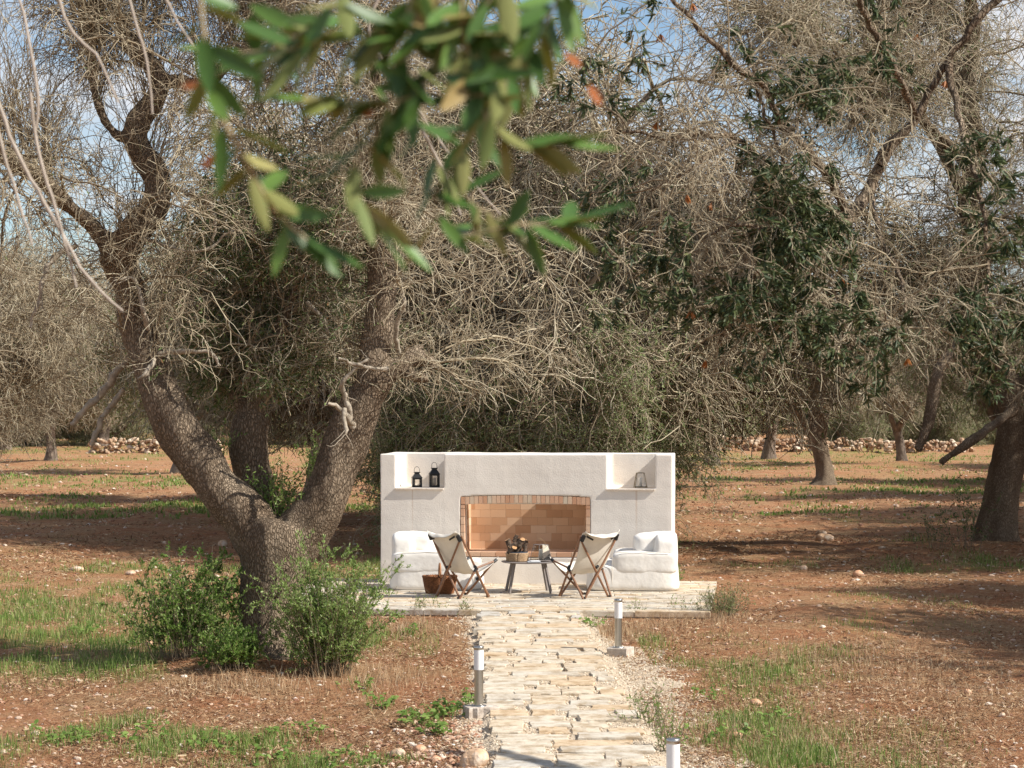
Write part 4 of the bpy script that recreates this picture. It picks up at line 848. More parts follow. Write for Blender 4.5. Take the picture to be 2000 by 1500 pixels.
# --- generic olive, several shapes shared by copies
def olive(seed, kind):
    rng = np.random.default_rng(seed); e = bpy.data.objects.new('olive_tree', None); COL.objects.link(e)
    lean = rng.uniform(-.25, .25, 2); th = rng.uniform(1.2, 1.8); r0 = .22
    tk = (np.array([(0, 0, -.15), (lean[0] * .2, lean[1] * .2, .4), (lean[0] * .6, lean[1] * .6, 1.0), (lean[0], lean[1], th)]), np.array([r0 * 1.5, r0 * 1.0, r0 * .85, r0 * .9])); limbs = [tk]; src = []
    nl = int(rng.integers(4, 6)); a0 = rng.uniform(0, 6.28)
    for i in range(nl):
        a = a0 + i * 6.283 / nl + rng.uniform(-.3, .3); P = [tk[0][-1]]; d = np.array([math.cos(a) * .8, math.sin(a) * .8, .75]); rr = [r0 * .68]
        for k in range(7):
            d = d + rng.normal(0, .28, 3); d[2] += .10 if k < 4 else -.02; d /= np.linalg.norm(d); P.append(P[-1] + d * .62); rr.append(r0 * .64 * (1 - (k + 1) / 8.5))
        limbs.append((np.array(P), np.array(rr))); src.append(limbs[-1])
        for _ in range(2):
            k = int(rng.integers(2, 5)); Q = [P[k]]; d = rng.normal(0, .6, 3); d[2] = abs(d[2]) * .5 + .3; q = [rr[k] * .7]
            for j in range(5): d = d + rng.normal(0, .3, 3); d /= np.linalg.norm(d); Q.append(Q[-1] + d * .5); q.append(rr[k] * .6 * (1 - (j + 1) / 6))
            limbs.append((np.array(Q), np.array(q))); src.append(limbs[-1])
    mb = MB()
    for P, Rd in limbs:
        C, r_ = resample(P, Rd, .2); V, Fc = tubes(C, r_, 10); V = V + rng.normal(0, .012, V.shape); mb.add(V, Fc)
    t = mb.build('trunk', M['bark_far'], e)
    mb = MB()
    if kind == 'dead': twig_crown(mb, src, 260, 3600, 26000, zmin=1.0, L1=(1.0, 2.4), L2=(.6, 1.3), L3=(.25, .6), r=(.020, .010, .0062, .0042), up=.40, drop=(.10, .13, .16), nleaf=11000, leafL=.075, leafW=.022, lo=.25, rng=rng)
    elif kind == 'leafy': twig_crown(mb, src, 220, 2300, 10000, zmin=1.3, L1=(.9, 2.2), L2=(.5, 1.1), L3=(.2, .5), r=(.020, .010, .0055, .0040), up=.40, drop=(.09, .11, .12), nleaf=70000, leafL=.085, leafW=.024, lo=.25, rng=rng, leafmat=1)
    elif kind == 'low': twig_crown(mb, src + [(p_ * (1, 1, .45), r_) for p_, r_ in src[::2]], 300, 2800, 11000, zmin=.15, L1=(.9, 2.2), L2=(.5, 1.1), L3=(.2, .5), r=(.018, .009, .0055, .0040), up=.15, drop=(.14, .13, .12), nleaf=80000, leafL=.085, leafW=.024, lo=.2, rng=rng, leafmat=1)
    elif kind == 'bare': twig_crown(mb, src, 200, 2400, 13000, zmin=1.5, L1=(.9, 2.2), L2=(.6, 1.2), L3=(.25, .6), r=(.020, .010, .0060, .0042), up=.5, drop=(.06, .08, .10), nleaf=1500, leafL=.07, leafW=.02, lo=.25, rng=rng)
    mb.build('crown', [M['twig'], M['leaf_pale'] if kind in ('leafy', 'low') else M['leaf']], e)
    return e
protos = {'dead0': olive(1, 'dead'), 'dead1': olive(5, 'dead'), 'leafy0': olive(3, 'leafy'), 'leafy1': olive(8, 'leafy'), 'bare0': olive(12, 'bare'), 'low0': olive(21, 'low')}
used = set()
def plant(kind, x, y, sc, rz, label=None, group='olive trees of the grove behind', zs=1.0, dz=0):
    o = protos[kind] if kind not in used else copy_tree(protos[kind]); used.add(kind)
    o.location = (x, y, float(gz(x, y)) - .03 + dz); o.rotation_euler = (0, 0, rz); o.scale = (sc, sc, sc * zs)
    tag(o, label or 'olive tree in the far rows of the grove, one of many behind the fireplace', 'tree', group); return o
def X_at(px, Y): return (px - 1000) / F * Y
# behind the fireplace
plant('dead0', X_at(960, 41), 41, 1.62, .4, 'huge twiggy grey olive tree rising behind the middle of the fireplace wall')
plant('dead1', X_at(1190, 46), 46, 1.15, 2.2, 'wide half bare olive tree behind the right niche of the fireplace')
plant('low0', X_at(930, 40), 39, .62, 4.4, 'low bushy olive behind the left half of the fireplace wall')
plant('dead0', X_at(840, 49), 49, 1.4, 4.0, 'wide half bare olive tree behind the left niche of the fireplace')
plant('low0', X_at(1090, 36.6), 36.6, .68, 1.2, 'greener leafy olive tree low behind the fireplace wall')
plant('leafy1', X_at(600, 56), 58, 1.3, 5.2, 'leafy olive tree seen between the two heavy limbs of the big front olive')
# left rows
plant('bare0', X_at(10, 118), 118, 1.3, .3, 'olive tree far off at the left edge of the photo')
plant('dead1', X_at(100, 98), 98, 1.05, 1.0, 'olive tree at the left with a short dark upright trunk')
plant('leafy0', X_at(200, 124), 124, 1.4, 3.0, 'leafy olive tree left of the rubble heap')
plant('dead1', X_at(-60, 62), 62, 1.1, 2.5, 'bare olive tree whose twigs reach in at the left edge')
plant('leafy1', X_at(350, 80), 80, 1.15, 4.4, 'leafy olive tree behind the left limb of the big front olive')
# right
plant('leafy0', X_at(1500, 104), 104, 1.25, 2.0, 'leafy olive tree before the stone wall, right of the fireplace')
plant('bare0', X_at(1762, 94), 94, .9, 1.4, 'small olive tree with a thin straight trunk before the right stone wall')
plant('leafy1', X_at(1950, 72), 72, 1.15, 3.3, 'olive tree half hidden behind the large trunk at the right edge')
plant('leafy1', X_at(1400, 90), 92, 1.25, .7, 'pale green olive tree behind and right of the fireplace')
# far wood beyond the stone wall
plant('leafy1', X_at(1215, 46), 46, .90, 2.6, 'bushy green olive tree behind the right end of the fireplace wall')
k = 0; rr = random.Random(4)
for Y in (126, 136, 150, 166):
    x = -.30 * Y
    while x < .30 * Y:
        kk = rr.choice(['leafy0', 'low0', 'low0', 'dead1', 'leafy1']) if Y > 130 else 'low0'; sc = rr.uniform(1.1, 1.45) if Y > 130 else rr.uniform(.6, .85)
        plant(kk, x + rr.uniform(-2, 2), Y + rr.uniform(-4, 4), sc, rr.uniform(0, 6.28), 'one of the small far olive trees in the wood beyond the stone walls', 'olive trees of the far wood', dz=-.8, zs=rr.uniform(.9, 1.1)); x += rr.uniform(5, 7) if Y > 130 else rr.uniform(3.5, 5)
# rows to the sides, whose shade crosses the ground
for x, y, sc in ((10.6, 22.8, 1.0), (12.4, 28.5, .9), (15.5, 34.5, 1.5), (16.5, 42, 1.4), (18, 49, 1.6), (21, 59, 1.6), (24, 70, 1.6), (29, 86, 1.7), (-9.5, 38, .8)):
    plant(rr.choice(['dead0', 'dead1', 'bare0']), x, y, sc, rr.uniform(0, 6.28), 'olive tree standing outside the view to the side of the grove', 'olive trees beside the view')

# --- large olive at the right edge
YR = 39.0; RX = X_at(1945, YR)
tree2 = empty('olive_tree', (RX, YR, float(gz(RX, YR))), 0, 'large leaning olive tree with a flared trunk at the right edge', 'tree')
L2 = [limb_px(l_, YR) for l_ in ([(1940, 1095, 66), (1942, 1060, 46), (1950, 1000, 38), (1963, 930, 36), (1982, 860, 37), (1998, 800, 36)], [(1985, 810, 30), (1960, 740, 26), (1925, 680, 26), (1900, 600, 24), (1905, 500, 24), (1890, 400, 22), (1910, 300, 20), (1890, 180, 18), (1900, 60, 14), (1890, -60, 10)], [(1985, 810, 34), (2030, 720, 30), (2060, 600, 26), (2040, 480, 22), (2060, 300, 18)],
    [(1940, 1060, 34), (1905, 1066, 20), (1880, 1076, 9)], [(1945, 1060, 34), (1980, 1066, 20), (2000, 1076, 9)], [(1900, 540, 16), (1870, 520, 14), (1800, 540, 12), (1790, 520, 10), (1740, 560, 7)],
    [(1895, 330, 12), (1830, 260, 10, -1), (1740, 190, 9, -1.5), (1640, 130, 7, -2), (1540, 60, 5, -2), (1480, 10, 4, -2)], [(1890, 400, 13), (1820, 260, 11, .5), (1740, 130, 9, 1), (1690, -20, 7, 1)], [(1880, 180, 11), (1840, 60, 9), (1810, -60, 7)],
    [(1905, 620, 16, -1), (1870, 680, 15, -1.5), (1835, 720, 14, -2), (1820, 780, 13, -2), (1812, 830, 11, -2), (1793, 880, 7, -2)], [(1980, 800, 12, -1), (1940, 830, 10, -1.5), (1900, 860, 10, -2), (1870, 880, 9, -2), (1838, 905, 6, -2)])]
solid_trunk('trunk', L2, M['bark'], None, .045, .035); t2 = [o for o in bpy.data.objects if o.name.startswith('trunk') and o.parent is None][0]; local(t2, tree2); t2.parent = tree2
mb = MB(); src = [(P[1:], r_[1:]) for P, r_ in (L2[1], L2[2], L2[5], L2[6], L2[7], L2[8], L2[6], L2[1])]
twig_crown(mb, src, 270, 3400, 23000, zmin=1.4, L1=(1.0, 2.4), L2=(.5, 1.2), L3=(.25, .55), r=(.020, .009, .0050, .0032), up=.35, drop=(.06, .10, .11), nleaf=14000, leafL=.07, leafW=.02, lo=.1, hug=.1)
c2 = mb.build('crown', [M['twig'], M['leaf']]); local(c2, tree2); c2.parent = tree2

# --- small slender olive standing alone
YS = 67.0; SX = X_at(1608, YS); tree4 = empty('olive_tree', (SX, YS, float(gz(SX, YS))), 0, 'small slender olive tree with a leaning dark trunk standing alone right of the fireplace', 'tree')
L4 = [limb_px(l_, YS) for l_ in ([(1608, 975, 66), (1609, 956, 38), (1610, 943, 24), (1611, 930, 19), (1606, 900, 16), (1597, 868, 16), (1580, 835, 14), (1556, 800, 10), (1530, 750, 7), (1500, 690, 4)], [(1597, 868, 13), (1604, 835, 13), (1612, 800, 10), (1640, 740, 8), (1660, 670, 5)], [(1580, 835, 8), (1590, 780, 7), (1585, 720, 5), (1570, 650, 3)], [(1612, 800, 7), (1600, 740, 6), (1620, 680, 4)])]
solid_trunk('trunk', L4, M['bark'], None, .06, .04); t4 = [o for o in bpy.data.objects if o.name.startswith('trunk') and o.parent is None][0]; local(t4, tree4); t4.parent = tree4
mb = MB(); twig_crown(mb, [(P[3:], r_[3:]) if len(P) > 6 else (P[1:], r_[1:]) for P, r_ in L4], 90, 1100, 8000, zmin=1.9, L1=(.8, 1.7), L2=(.4, .9), L3=(.2, .45), r=(.018, .010, .007, .0045), up=.5, drop=(.06, .08, .10), nleaf=6000, leafL=.08, leafW=.024, lo=.2)
c4 = mb.build('crown', [M['twig'], M['leaf']]); local(c4, tree4); c4.parent = tree4

# --- near olive boughs hanging in at the upper right (tree outside the frame)
YB = 11.6
RB = Vector((3.9, 12.4, float(gz(3.9, 12.4))))
tree3 = empty('olive_tree', RB, 0, 'near olive tree whose dark leafy boughs arch down at the upper right', 'tree')
L3 = [limb_px(l_, YB) for l_ in (
    [(1720, 320, 11, 1.0), (1690, 385, 13, 1.0), (1655, 425, 12, .8), (1625, 462, 12, .6), (1608, 480, 9, .5), (1600, 500, 5, .5)],
    [(1612, 478, 10, .5), (1580, 430, 8, .4), (1545, 380, 7, .3), (1500, 320, 6, .2), (1440, 275, 5, 0), (1370, 262, 5, -.2), (1300, 268, 4, -.2), (1220, 255, 3, -.2)],
    [(1655, 420, 9, .8), (1620, 350, 9, .6), (1575, 290, 8, .4), (1530, 250, 7, .2), (1490, 170, 6, 0), (1430, 120, 6, -.2), (1350, 40, 5, -.2), (1290, -30, 4, -.2)],
    [(1440, 275, 4), (1390, 300, 4, -.2), (1330, 340, 3, -.3), (1270, 370, 2, -.3)],
    [(1655, 425, 5, .8), (1600, 400, 4, .5), (1560, 360, 4, .3), (1520, 290, 3, .2), (1480, 180, 3, .2), (1460, 60, 2, .2)],
    [(1625, 460, 5, .6), (1590, 540, 4, .4), (1545, 600, 3, .2), (1500, 680, 3, .1), (1490, 740, 2, 0)],
    [(1700, 380, 7, .9), (1720, 470, 5, .5), (1760, 540, 4, .2), (1770, 610, 3, 0), (1765, 640, 2, 0)],
    [(1720, 320, 14, 1), (1735, 290, 13, 1), (1790, 230, 7, 1), (1850, 120, 7, 1), (1950, 0, 8, 1), (2150, -150, 20, 1), (2400, -100, 24, 1)],
    [(1560, 520, 4, .3), (1500, 450, 4, .1), (1420, 440, 3, 0), (1370, 470, 2, 0)],
    [(1790, 230, 8, 1), (1740, 120, 7, .6), (1690, 30, 6, .4), (1660, -60, 5, .2)],
    [(1850, 120, 8, 1), (1880, 260, 6, .6), (1920, 400, 5, .3), (1930, 520, 4, .2), (1925, 600, 3, 0)])]
trk = (np.array([(3.9, 12.4, -.1), (3.85, 12.4, .5), (3.9, 12.5, 1.4), (4.1, 12.6, 2.6), (4.3, 12.6, 3.8), (4.25, 12.6, 4.7)]), np.array([.42, .30, .27, .22, .14, .09]))
mb = MB()
for P, Rd in L3 + [trk, (np.array([(4.1, 12.5, 2.9), (4.5, 13.5, 3.8), (4.5, 14.5, 4.6)]), np.array([.12, .09, .05]))]:
    C, r_ = resample(P, Rd, .06); C = C + RNG.normal(0, .006, C.shape); V, Fc = tubes(C, r_, 9); mb.add(V, Fc)
t3 = mb.build('trunk', M['bark']); local(t3, tree3); t3.parent = tree3
mb = MB(); src = [L3[i] for i in (1, 2, 3, 4, 5, 6, 8, 9, 10, 7)]
A3, B3, C3 = twig_crown(mb, src, 170, 900, 3900, zmin=2.42, L1=(.3, .8), L2=(.15, .45), L3=(.07, .18), r=(.0045, .0026, .0017, .0012), up=.10, drop=(.10, .12, .14), lo=.1, wander=(.2, .25, .25))
# whorls of dark leaves gathered on some shoot tips only
n = 2000; idx = RNG.integers(0, len(C3), n * 6); tip = C3[idx]; cl = fbm(tip[:, -1, 0] * 1.9, tip[:, -1, 2] * 1.9, 91) > .535; tip = tip[cl][:n]
tp = []; td = []
for q in tip:
    m_ = random.randint(7, 12); f = RNG.uniform(.2, 1, m_) * 3.999; k = f.astype(int); tp.append(q[k] + (q[k + 1] - q[k]) * (f - k)[:, None]); td.append(nrm(q[k + 1] - q[k]) * .9 + rdir(m_) * .75)
tp = np.concatenate(tp); td = np.concatenate(td); n = len(tp); V, Fc = leaves(tp, td, rdir(n), RNG.uniform(.042, .064, n), RNG.uniform(.010, .014, n), True); mb.add(V, Fc, 1, RNG.uniform(0, 1, n) * .955, True)
# withered rust-coloured leaf tufts
sel = C3[RNG.integers(0, len(C3), 16)]; m_ = 8
p = np.repeat(sel[:, -1], m_, 0); V, Fc = leaves(p, rdir(len(p)) * .5 + np.array([0, 0, -.8]), rdir(len(p)), .05, .011, True); mb.add(V, Fc, 1, 1.0, True)
c3 = mb.build('crown', [M['twig'], M['leaf_deep']]); local(c3, tree3); c3.parent = tree3

# --- blurred branch close to the lens
YF = 1.9
M['leaf_top'] = ramp_mat('leaf_top', [(0, (.07, .15, .03)), (.5, (.12, .24, .05)), (.85, (.20, .33, .07)), (.93, (.34, .30, .09)), (1, (.45, .33, .14))], .4, .4, .5)
M['leaf_under'] = ramp_mat('leaf_under', [(0, (.25, .31, .10)), (.6, (.38, .38, .13)), (.9, (.46, .42, .16)), (1, (.5, .5, .25))], .6, .5, .3)
M['twig_near'] = mat('twig_near', (.38, .30, .17), (.50, .40, .25), scale=30, rough=.8); M['rust'] = mat('rust_leaf', (.50, .17, .06), rough=.8)
br = empty('olive_branch', at(700, -60, YF), 0, 'blurred leafy olive branch hanging close to the viewer at the top', 'branch')
stems = [[(385, -60, 8, -.1), (400, 80, 9, -.1), (410, 180, 9, -.1), (450, 260, 9, -.08), (500, 350, 9, -.05), (545, 420, 9, 0), (600, 468, 5, 0)], [(700, -60, 5), (640, 30, 5), (560, 80, 5, .05), (520, 100, 4, .1), (470, 100, 3, .1)], [(1000, -60, 6), (930, 30, 5), (850, 60, 5), (760, 60, 4), (650, 70, 4), (560, 100, 3, 0)],
    [(1130, -60, 6, .1), (1060, 40, 5, .1), (960, 75, 5, .1), (880, 110, 5, .05), (800, 190, 4, 0), (720, 195, 4, 0), (610, 195, 3, 0)], [(900, -40, 5), (905, 60, 5), (930, 150, 5), (950, 230, 5), (990, 275, 5), (1050, 282, 4), (1080, 280, 3)], [(760, 190, 3), (740, 250, 3), (690, 330, 4), (690, 380, 4), (750, 440, 3)],
    [(1000, 60, 5, .3), (1000, 150, 5, .3), (900, 300, 4, .3), (850, 380, 4, .3), (880, 460, 3, .3), (1000, 440, 4, .3), (1070, 440, 4, .3), (1130, 425, 4, .3)], [(820, 190, 4, .3), (860, 330, 4, .3), (960, 420, 3, .3), (1060, 440, 3, .3)], [(1110, -60, 4), (1060, 60, 4), (1000, 130, 4), (960, 180, 4), (900, 190, 3)], [(820, -60, 4), (790, 60, 4), (800, 160, 3)]]
mb = MB(); pts = []
for l_ in stems:
    P, Rd = limb_px(l_, YF); C, r_ = resample(P, Rd, .01); mb = MB(); V, Fc = tubes(C, r_ * .48, 8); mb.add(V, Fc); pts.append(C)
    bw = mb.build('stem', M['twig_near']); local(bw, br); bw.parent = br
def near_leaf(mb, p, d, u, L, W, c_):
    d = d / np.linalg.norm(d); s_ = np.cross(d, u); s_ /= np.linalg.norm(s_); u = np.cross(s_, d); k = 9; bend = random.uniform(-.12, .12); top = []
    for i in range(k):
        f = i / (k - 1); wv = W * .5 * (math.sin(math.pi * min(1, f * .93 + .05)) ** .8) if 0 < i < k - 1 else W * .03; cc = p + d * L * f + u * L * bend * f * f
        top += [cc - s_ * wv + u * wv * .25, cc, cc + s_ * wv + u * wv * .25]
    V = np.array(top); q = np.array([(i * 3 + j, i * 3 + j + 1, i * 3 + j + 4, i * 3 + j + 3) for i in range(k - 1) for j in (0, 1)])
    mb.add(V, q, 0, c_, True); mb.add(V - u * .0005, q[:, ::-1], 1, random.random(), True)
mb = MB()
spec = [(395, 130, 1, 8, .075, 1), (405, 75, -1, 8, .07, 1)]
for si, C in enumerate(pts):
    n = len(C); dens = {0: 24, 1: 24, 2: 38, 3: 40, 4: 26, 5: 14, 6: 34, 7: 10, 8: 22, 9: 14}[si]
    for k in range(dens):
        f = (k + random.random()) / dens; i = min(int((0.08 + .92 * f) * (n - 1)), n - 2); t = C[i + 1] - C[i]; t = t / np.linalg.norm(t); sd_ = RNG.normal(0, 1, 3) * (1, .55, .8); d = t * .75 + sd_ / np.linalg.norm(sd_) * .75; u = np.array([0, -.6, .8]) * random.choice([1, 1, -1, .8]) + RNG.normal(0, .45, 3)
        near_leaf(mb, C[i] + RNG.normal(0, .002, 3), d, u, random.uniform(.036, .058), random.uniform(.011, .0165), random.random())
    near_leaf(mb, C[-1], C[-1] - C[-2] + RNG.normal(0, .002, 3), np.array([0, -.5, .8]), .055, .013, random.random())
lv = mb.build('leaves', [M['leaf_top'], M['leaf_under']]); local(lv, br); lv.parent = br
mb = MB()
for px, py, dx, dz in ((1150, 165, .012, -.02), (1135, 130, -.01, .01), (395, 165, -.015, .0), (410, 168, .0, .01), (425, 300, -.012, -.01), (690, 220, .015, .0)):
    p = at(px, py, YF); near_leaf(mb, np.array(p), np.array([dx, .005, dz]), np.array([0, -1, .3]), .02, .007, .5)
rl = mb.build('withered_leaves', [M['rust'], M['rust']]); local(rl, br); rl.parent = br
# blurred bare twigs at the upper left, close to the lens
M['twig_grey'] = mat('twig_grey', (.36, .30, .24), (.48, .41, .34), scale=30)
tw = empty('bare_branch', at(150, -80, 5.0), 0, 'blurred bare twigs arching in from the upper left close to the viewer', 'branch'); mb = MB()
for l_ in ([(30, -40, 4), (60, 100, 5), (75, 200, 5), (70, 250, 4)], [(-30, 120, 6), (30, 290, 6), (90, 400, 6), (130, 470, 5), (170, 540, 5), (240, 610, 4)], [(60, 180, 5), (70, 270, 5), (90, 350, 5), (120, 450, 4), (150, 560, 3)], [(100, -30, 5), (140, 60, 5), (190, 110, 4), (230, 200, 3)], [(240, -40, 4), (270, 60, 4), (290, 130, 4), (297, 220, 3)], [(-20, 200, 5), (20, 340, 5), (50, 430, 4), (60, 480, 3)], [(300, -50, 4), (345, 40, 4), (400, 120, 3)], [(760, -40, 5), (720, 60, 4), (790, 180, 5), (860, 320, 4), (900, 420, 3)], [(800, 190, 4), (900, 330, 3), (980, 420, 2)]):
    P, Rd = limb_px(l_, 5.0); C, r_ = resample(P, Rd, .03); C = C + RNG.normal(0, .0015, C.shape); mb = MB(); V, Fc = tubes(C, r_ * .62, 7); mb.add(V, Fc)
    o = mb.build('twig', M['twig_grey']); local(o, tw); o.parent = tw

# ------------------------------------------------------------ shrubs at the foot of the big olive
def shrub(name, px, py, Y, w_, h_, n, label, cat='shrub', lm='leaf_bush', lL=.034, lW=.014, per=34, dense=1.0, mats=None):
    c = at(px, py, Y); z = float(gz(c.x, c.y)); e = empty(name, (c.x, Y, z), 0, label, cat); mb = MB()
    b = np.stack([RNG.normal(0, w_ * .23, n), RNG.normal(0, w_ * .2, n), np.zeros(n)], 1); d = np.stack([b[:, 0] / w_ * .75, b[:, 1] / w_ * .6, np.full(n, 1.)], 1) + rdir(n) * .16
    hh_ = h_ * RNG.uniform(.55, 1.05, n) * np.clip(1.15 - (np.abs(b[:, 0]) / w_) * .9, .4, 1); Sp = grow(b, d, hh_, 7, .10, .01); V, Fc = tubes(Sp, np.linspace(.0035, .0015, 8)[None] * np.ones((n, 1)), 3); mb.add(V, Fc, 0, .25)
    m0 = n * 5; p, t, _ = pick(Sp, m0, .15, 1); Sb = grow(p, t * .6 + rdir(m0) * .8, RNG.uniform(.06, .18, m0), 4, .15, -.02); V, Fc = tubes(Sb, np.full((m0, 5), .0014), 3); mb.add(V, Fc, 0, .35)
    mb.build('stems', M['twig'], e); mb = MB(); m_ = n * per; p1, t1, _ = pick(Sb, int(m_ * .8), .1, 1); p2, t2, _ = pick(Sp, m_ - int(m_ * .8), .2, 1); p = np.concatenate([p1, p2]); t = np.concatenate([t1, t2])
    V, Fc = leaves(p, t * .6 + rdir(m_) * .7 + (0, 0, .2), rdir(m_), RNG.uniform(.6, 1.2, m_) * lL, RNG.uniform(.8, 1.2, m_) * lW, True); mb.add(V, Fc, 0, np.clip(RNG.normal(.5, .25, m_), 0, 1), True); mb.build('foliage', M[lm], e); return e
shrub('olive_shrub', 368, 1288, 20.8, .58, 1.0, 120, 'dense green shrub at the left foot of the big olive trunk', per=110)
shrub('olive_shrub', 455, 1318, 20.1, .36, .36, 55, 'low round green shrub directly in front of the big olive trunk', per=110)
shrub('olive_shrub', 642, 1325, 20.2, .40, 1.15, 190, 'tall feathery green shrub at the right foot of the big olive trunk', lL=.032, lW=.011, per=120, lm='leaf_feather')
shrub('olive_shrub', 480, 1250, 21.5, .3, .85, 22, 'dark upright shoots behind the left shrub, leaning on the olive trunk', per=80, lL=.04)
shrub('young_shrub', 1885, 1075, 37.5, .5, 1.2, 22, 'thin spindly sapling left of the large trunk at the right edge', lm='leaf', lL=.05, lW=.018, per=26)
shrub('young_shrub', 1830, 1080, 37.5, .6, .75, 16, 'sparse dry weed with small leaves on the ground left of the right hand olive', lm='leaf', lL=.04, lW=.015, per=22)
shrub('dry_weed', 1412, 1190, 26.2, .45, .33, 60, 'dry grassy weed clump at the right end of the patio', 'weed', 'leaf_pale', .03, .007, 30)
shrub('green_weed', 1325, 1100, 30.8, .08, .25, 8, 'small green weed growing at the right corner of the fireplace wall', 'weed', per=30)
shrub('green_weed', 750, 985, 56, .6, .9, 30, 'light green shrub on the ground between the big olive and the fireplace', 'weed', per=30, lL=.06, lW=.02)
for px, py, w_, h_, lb in ((850, 1195, .35, .30, 'spindly flowering weed in front of the patio edge below the left folding chair'), (820, 1198, .3, .2, 'low green weed at the patio edge below the wicker basket'), (905, 1200, .12, .22, 'single dark stemmed weed at the left corner where path meets patio'), (1250, 1200, .3, .18, 'small thin weeds at the patio edge right of the path'), (1330, 1200, .3, .22, 'thin weeds along the patio front near its right end')):
    Yc = 10800 / (py - HY); shrub('patio_weed', px, py, Yc, w_, h_ * .85, 6, lb, 'weed', 'leaf_bush', .03, .009, 14)
# broad-leaved weeds
def broadleaf(px, py, w_, n, L_, label):
    Yc = 10800 / (py - HY); c = at(px, py, Yc); z = float(gz(c.x, Yc)); mb = MB()
    b = np.stack([RNG.normal(0, w_ * .3, n), RNG.normal(0, w_ * .35, n), np.zeros(n)], 1); d = rdir(n) * .6; d[:, 2] = 1; St = grow(b, d, RNG.uniform(.05, .16, n), 4, .1, .02); V, Fc = tubes(St, np.full((n, 5), .0022), 4); mb.add(V, Fc, 0, .6)
    k = n * 3; p, t, _ = pick(St, k, .6, 1); dd = rdir(k); dd[:, 2] *= .35; up_ = rdir(k) * .35 + (0, -.25, 1.); V, Fc = leaves(p, dd, up_, RNG.uniform(.6, 1.1, k) * L_, RNG.uniform(.6, .8, k) * L_, True); mb.add(V, Fc, 0, RNG.uniform(.3, .9, k), True)
    o = mb.build('leafy_weed', M['leaf_bush'], loc=(c.x, Yc, z)); return tag(o, label, 'weed')
broadleaf(870, 1395, .28, 26, .055, 'bright broad leaved weed just left of the nearest left bollard footing')
broadleaf(825, 1405, .30, 26, .06, 'patch of broad green leaves further left of the bollard footing')
broadleaf(855, 1430, .22, 18, .055, 'low broad leaved weed in front of the left bollard')
broadleaf(740, 1375, .25, 22, .05, 'round leaved weed on the bare soil right of the feathery shrub')
broadleaf(920, 1375, .10, 12, .05, 'small leafy weed tucked against the steel bollard post at the left')
broadleaf(710, 1345, .2, 14, .04, 'small round leaved weed by the foot of the feathery shrub')
broadleaf(1160, 1222, .16, 16, .05, 'small dark green weed at the right side of the path near the patio')
broadleaf(1380, 1360, .2, 12, .04, 'tiny green weed in the straw right of the path')
broadleaf(805, 1240, .22, 14, .045, 'small green weed on the dry slope left of the path')
for i_, (px, py, n_, lb) in enumerate(((250, 1438, 26, 'round leaved weeds in the grass, third patch from the bottom left corner'), (120, 1440, 22, 'round leaved weeds in the grass nearest the bottom left corner'), (400, 1452, 24, 'round leaved weeds in the bottom grass strip left of the middle'), (545, 1462, 22, 'round leaved weeds at the bottom below the big olive trunk'), (690, 1478, 24, 'round leaved weeds at the bottom edge left of the rubble'), (610, 1425, 16, 'lone rosette of leaves on bare soil below the feathery shrub'), (180, 1240, 26, 'broad leaved weeds in the grass left of the shrubs'), (1500, 1395, 16, 'broad leaved weed in the straw right of the path'), (1420, 1440, 22, 'broad leaved weeds in the grass right of the shaded bollard'))):
    broadleaf(px, py, .5, n_, .05, lb)
shrub('wild_flower', 1275, 1420, 17.2, .22, .33, 14, 'wiry weed with tiny yellow flowers at the right border of the path', 'weed', 'leaf_bush', .028, .009, 22)
shrub('wild_flower', 1300, 1445, 16.0, .18, .28, 12, 'wiry green weed beside the shaded bollard at the bottom', 'weed', 'leaf_bush', .028, .009, 24)

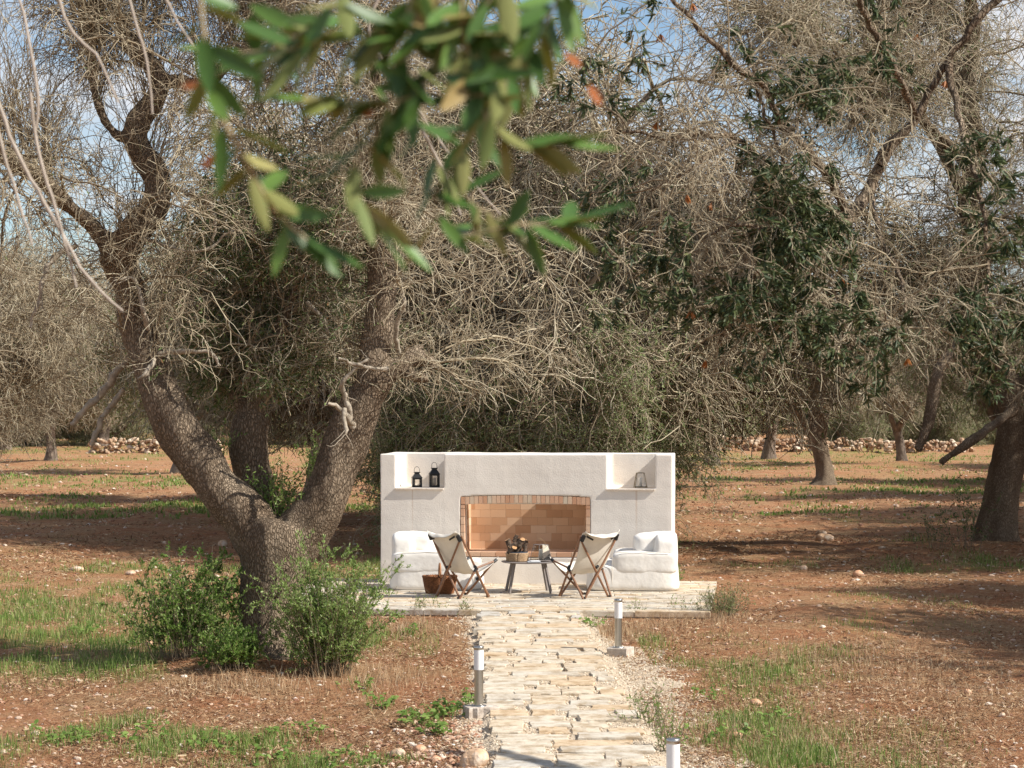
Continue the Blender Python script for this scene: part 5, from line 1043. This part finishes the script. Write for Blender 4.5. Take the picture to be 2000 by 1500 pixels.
# ------------------------------------------------------------ single stones
M['rock'] = mat('rock', (.40, .27, .18), (.66, .55, .44), scale=5, rough=1, bump=1, bscale=14, bdist=.03, c3=(.56, .36, .22)); M['rock_red'] = mat('rock_red', (.52, .22, .10), (.62, .42, .28), scale=9, rough=1, bump=1, bscale=25)
for px, py, r_, mt, lb in ((925, 1492, .11, 'rock', 'large pointed tan rock at the bottom edge left of the path'), (822, 1460, .055, 'rock_red', 'orange red stone among pale rubble left of the path'), (775, 1465, .06, 'rock', 'pale stone in the grass at the bottom left of the rubble'), (850, 1478, .045, 'rock_red', 'small orange stone nearest the large pointed rock'), (290, 1266, .055, 'rock_red', 'orange and white stone in the grass left of the shrubs'),
    (1475, 1368, .045, 'rock_red', 'round orange stone on straw at the lower right'), (1440, 1428, .04, 'rock_red', 'small orange stone in the grass right of the shaded bollard'), (332, 1150, .12, 'rock_red', 'orange rock behind the left shrub'), (150, 1117, .10, 'rock', 'flat pale stone on the soil at the left'), (255, 1122, .08, 'rock', 'small tan stone on the soil left of the shrubs'), (435, 1055, .10, 'rock', 'pale flat stone on shaded soil left of the big trunk'),
    (1675, 1120, .10, 'rock_red', 'orange stone on the red field right of the fireplace'), (1610, 1050, .13, 'rock', 'pale flat stone in the middle of the red field'), (1605, 1033, .10, 'rock', 'upright tan stone beyond the flat stone on the red field'), (1570, 1107, .09, 'rock', 'small pale stone on the shaded band right of the fireplace'), (1890, 1350, .05, 'rock_red', 'small orange stone at the lower right of the field'), (1955, 1385, .035, 'rock', 'flat tan stone near the lower right corner'), (70, 1430, .05, 'rock', 'pale stone in the grass at the lower left corner')):
    Yc = 10800 / (py - HY); c = at(px, py, Yc); z = float(gz(c.x, Yc)); mb = MB(); rocks(mb, np.array([(0, 0, 0)]), r_, 3, .035, flat=.75, rng=RNG); V = mb.v[0]; V += nrm(V) * (noise3(V * (1 / r_) + px, 1.1)[:, None] * r_ * .9); mb.v[0] = V
    o = mb.build('field_stone', M[mt], loc=(c.x, Yc, z + r_ * .25)); tag(o, lb, 'stone')
# rubble beside the path
mb = MB(); n = 700; y = RNG.uniform(14.2, 17.5, n); x = path_x(y) - .62 - np.abs(RNG.normal(0, .35, n)); rocks(mb, np.stack([x, y, gz(x, y) + .01], 1), RNG.uniform(.008, .03, n), 1, .3); tag(mb.build('rubble', M['pebble']), 'broken orange and white rubble beside the near end of the path', 'rubble', kind='stuff')

# ------------------------------------------------------------ dry stone walls far behind
M['wall_stone'] = ramp_mat('wall_stone', [(0, (.26, .15, .09)), (.4, (.40, .26, .16)), (.8, (.52, .39, .27)), (1, (.62, .52, .40))], .95)
def stone_wall(x0, x1, y0, y1, h_, name, label, dens=55):
    L_ = math.hypot(x1 - x0, y1 - y0); n = int(L_ * dens * h_); f = RNG.uniform(0, 1, n); q = RNG.uniform(0, 1, n); x = x0 + (x1 - x0) * f; y = y0 + (y1 - y0) * f + RNG.normal(0, .25, n) * (1.2 - q)
    top = h_ * (.75 + .4 * fbm(x / 1.5, x * 0, 33)); z = gz(x, y) + q * top; mb = MB(); rocks(mb, np.stack([x, y, z], 1), RNG.uniform(.08, .19, n), 1, .28, flat=.75)
    o = mb.build(name, M['wall_stone']); return tag(o, label, 'stone wall')
stone_wall(X_at(1310, 116), X_at(1900, 116), 116, 116, .72, 'dry_stone_wall', 'long low dry stone wall across the back of the field at the right')
stone_wall(X_at(170, 112), X_at(430, 112), 112, 112, .8, 'dry_stone_wall', 'heap like dry stone wall of orange rubble at the left behind the big olive')
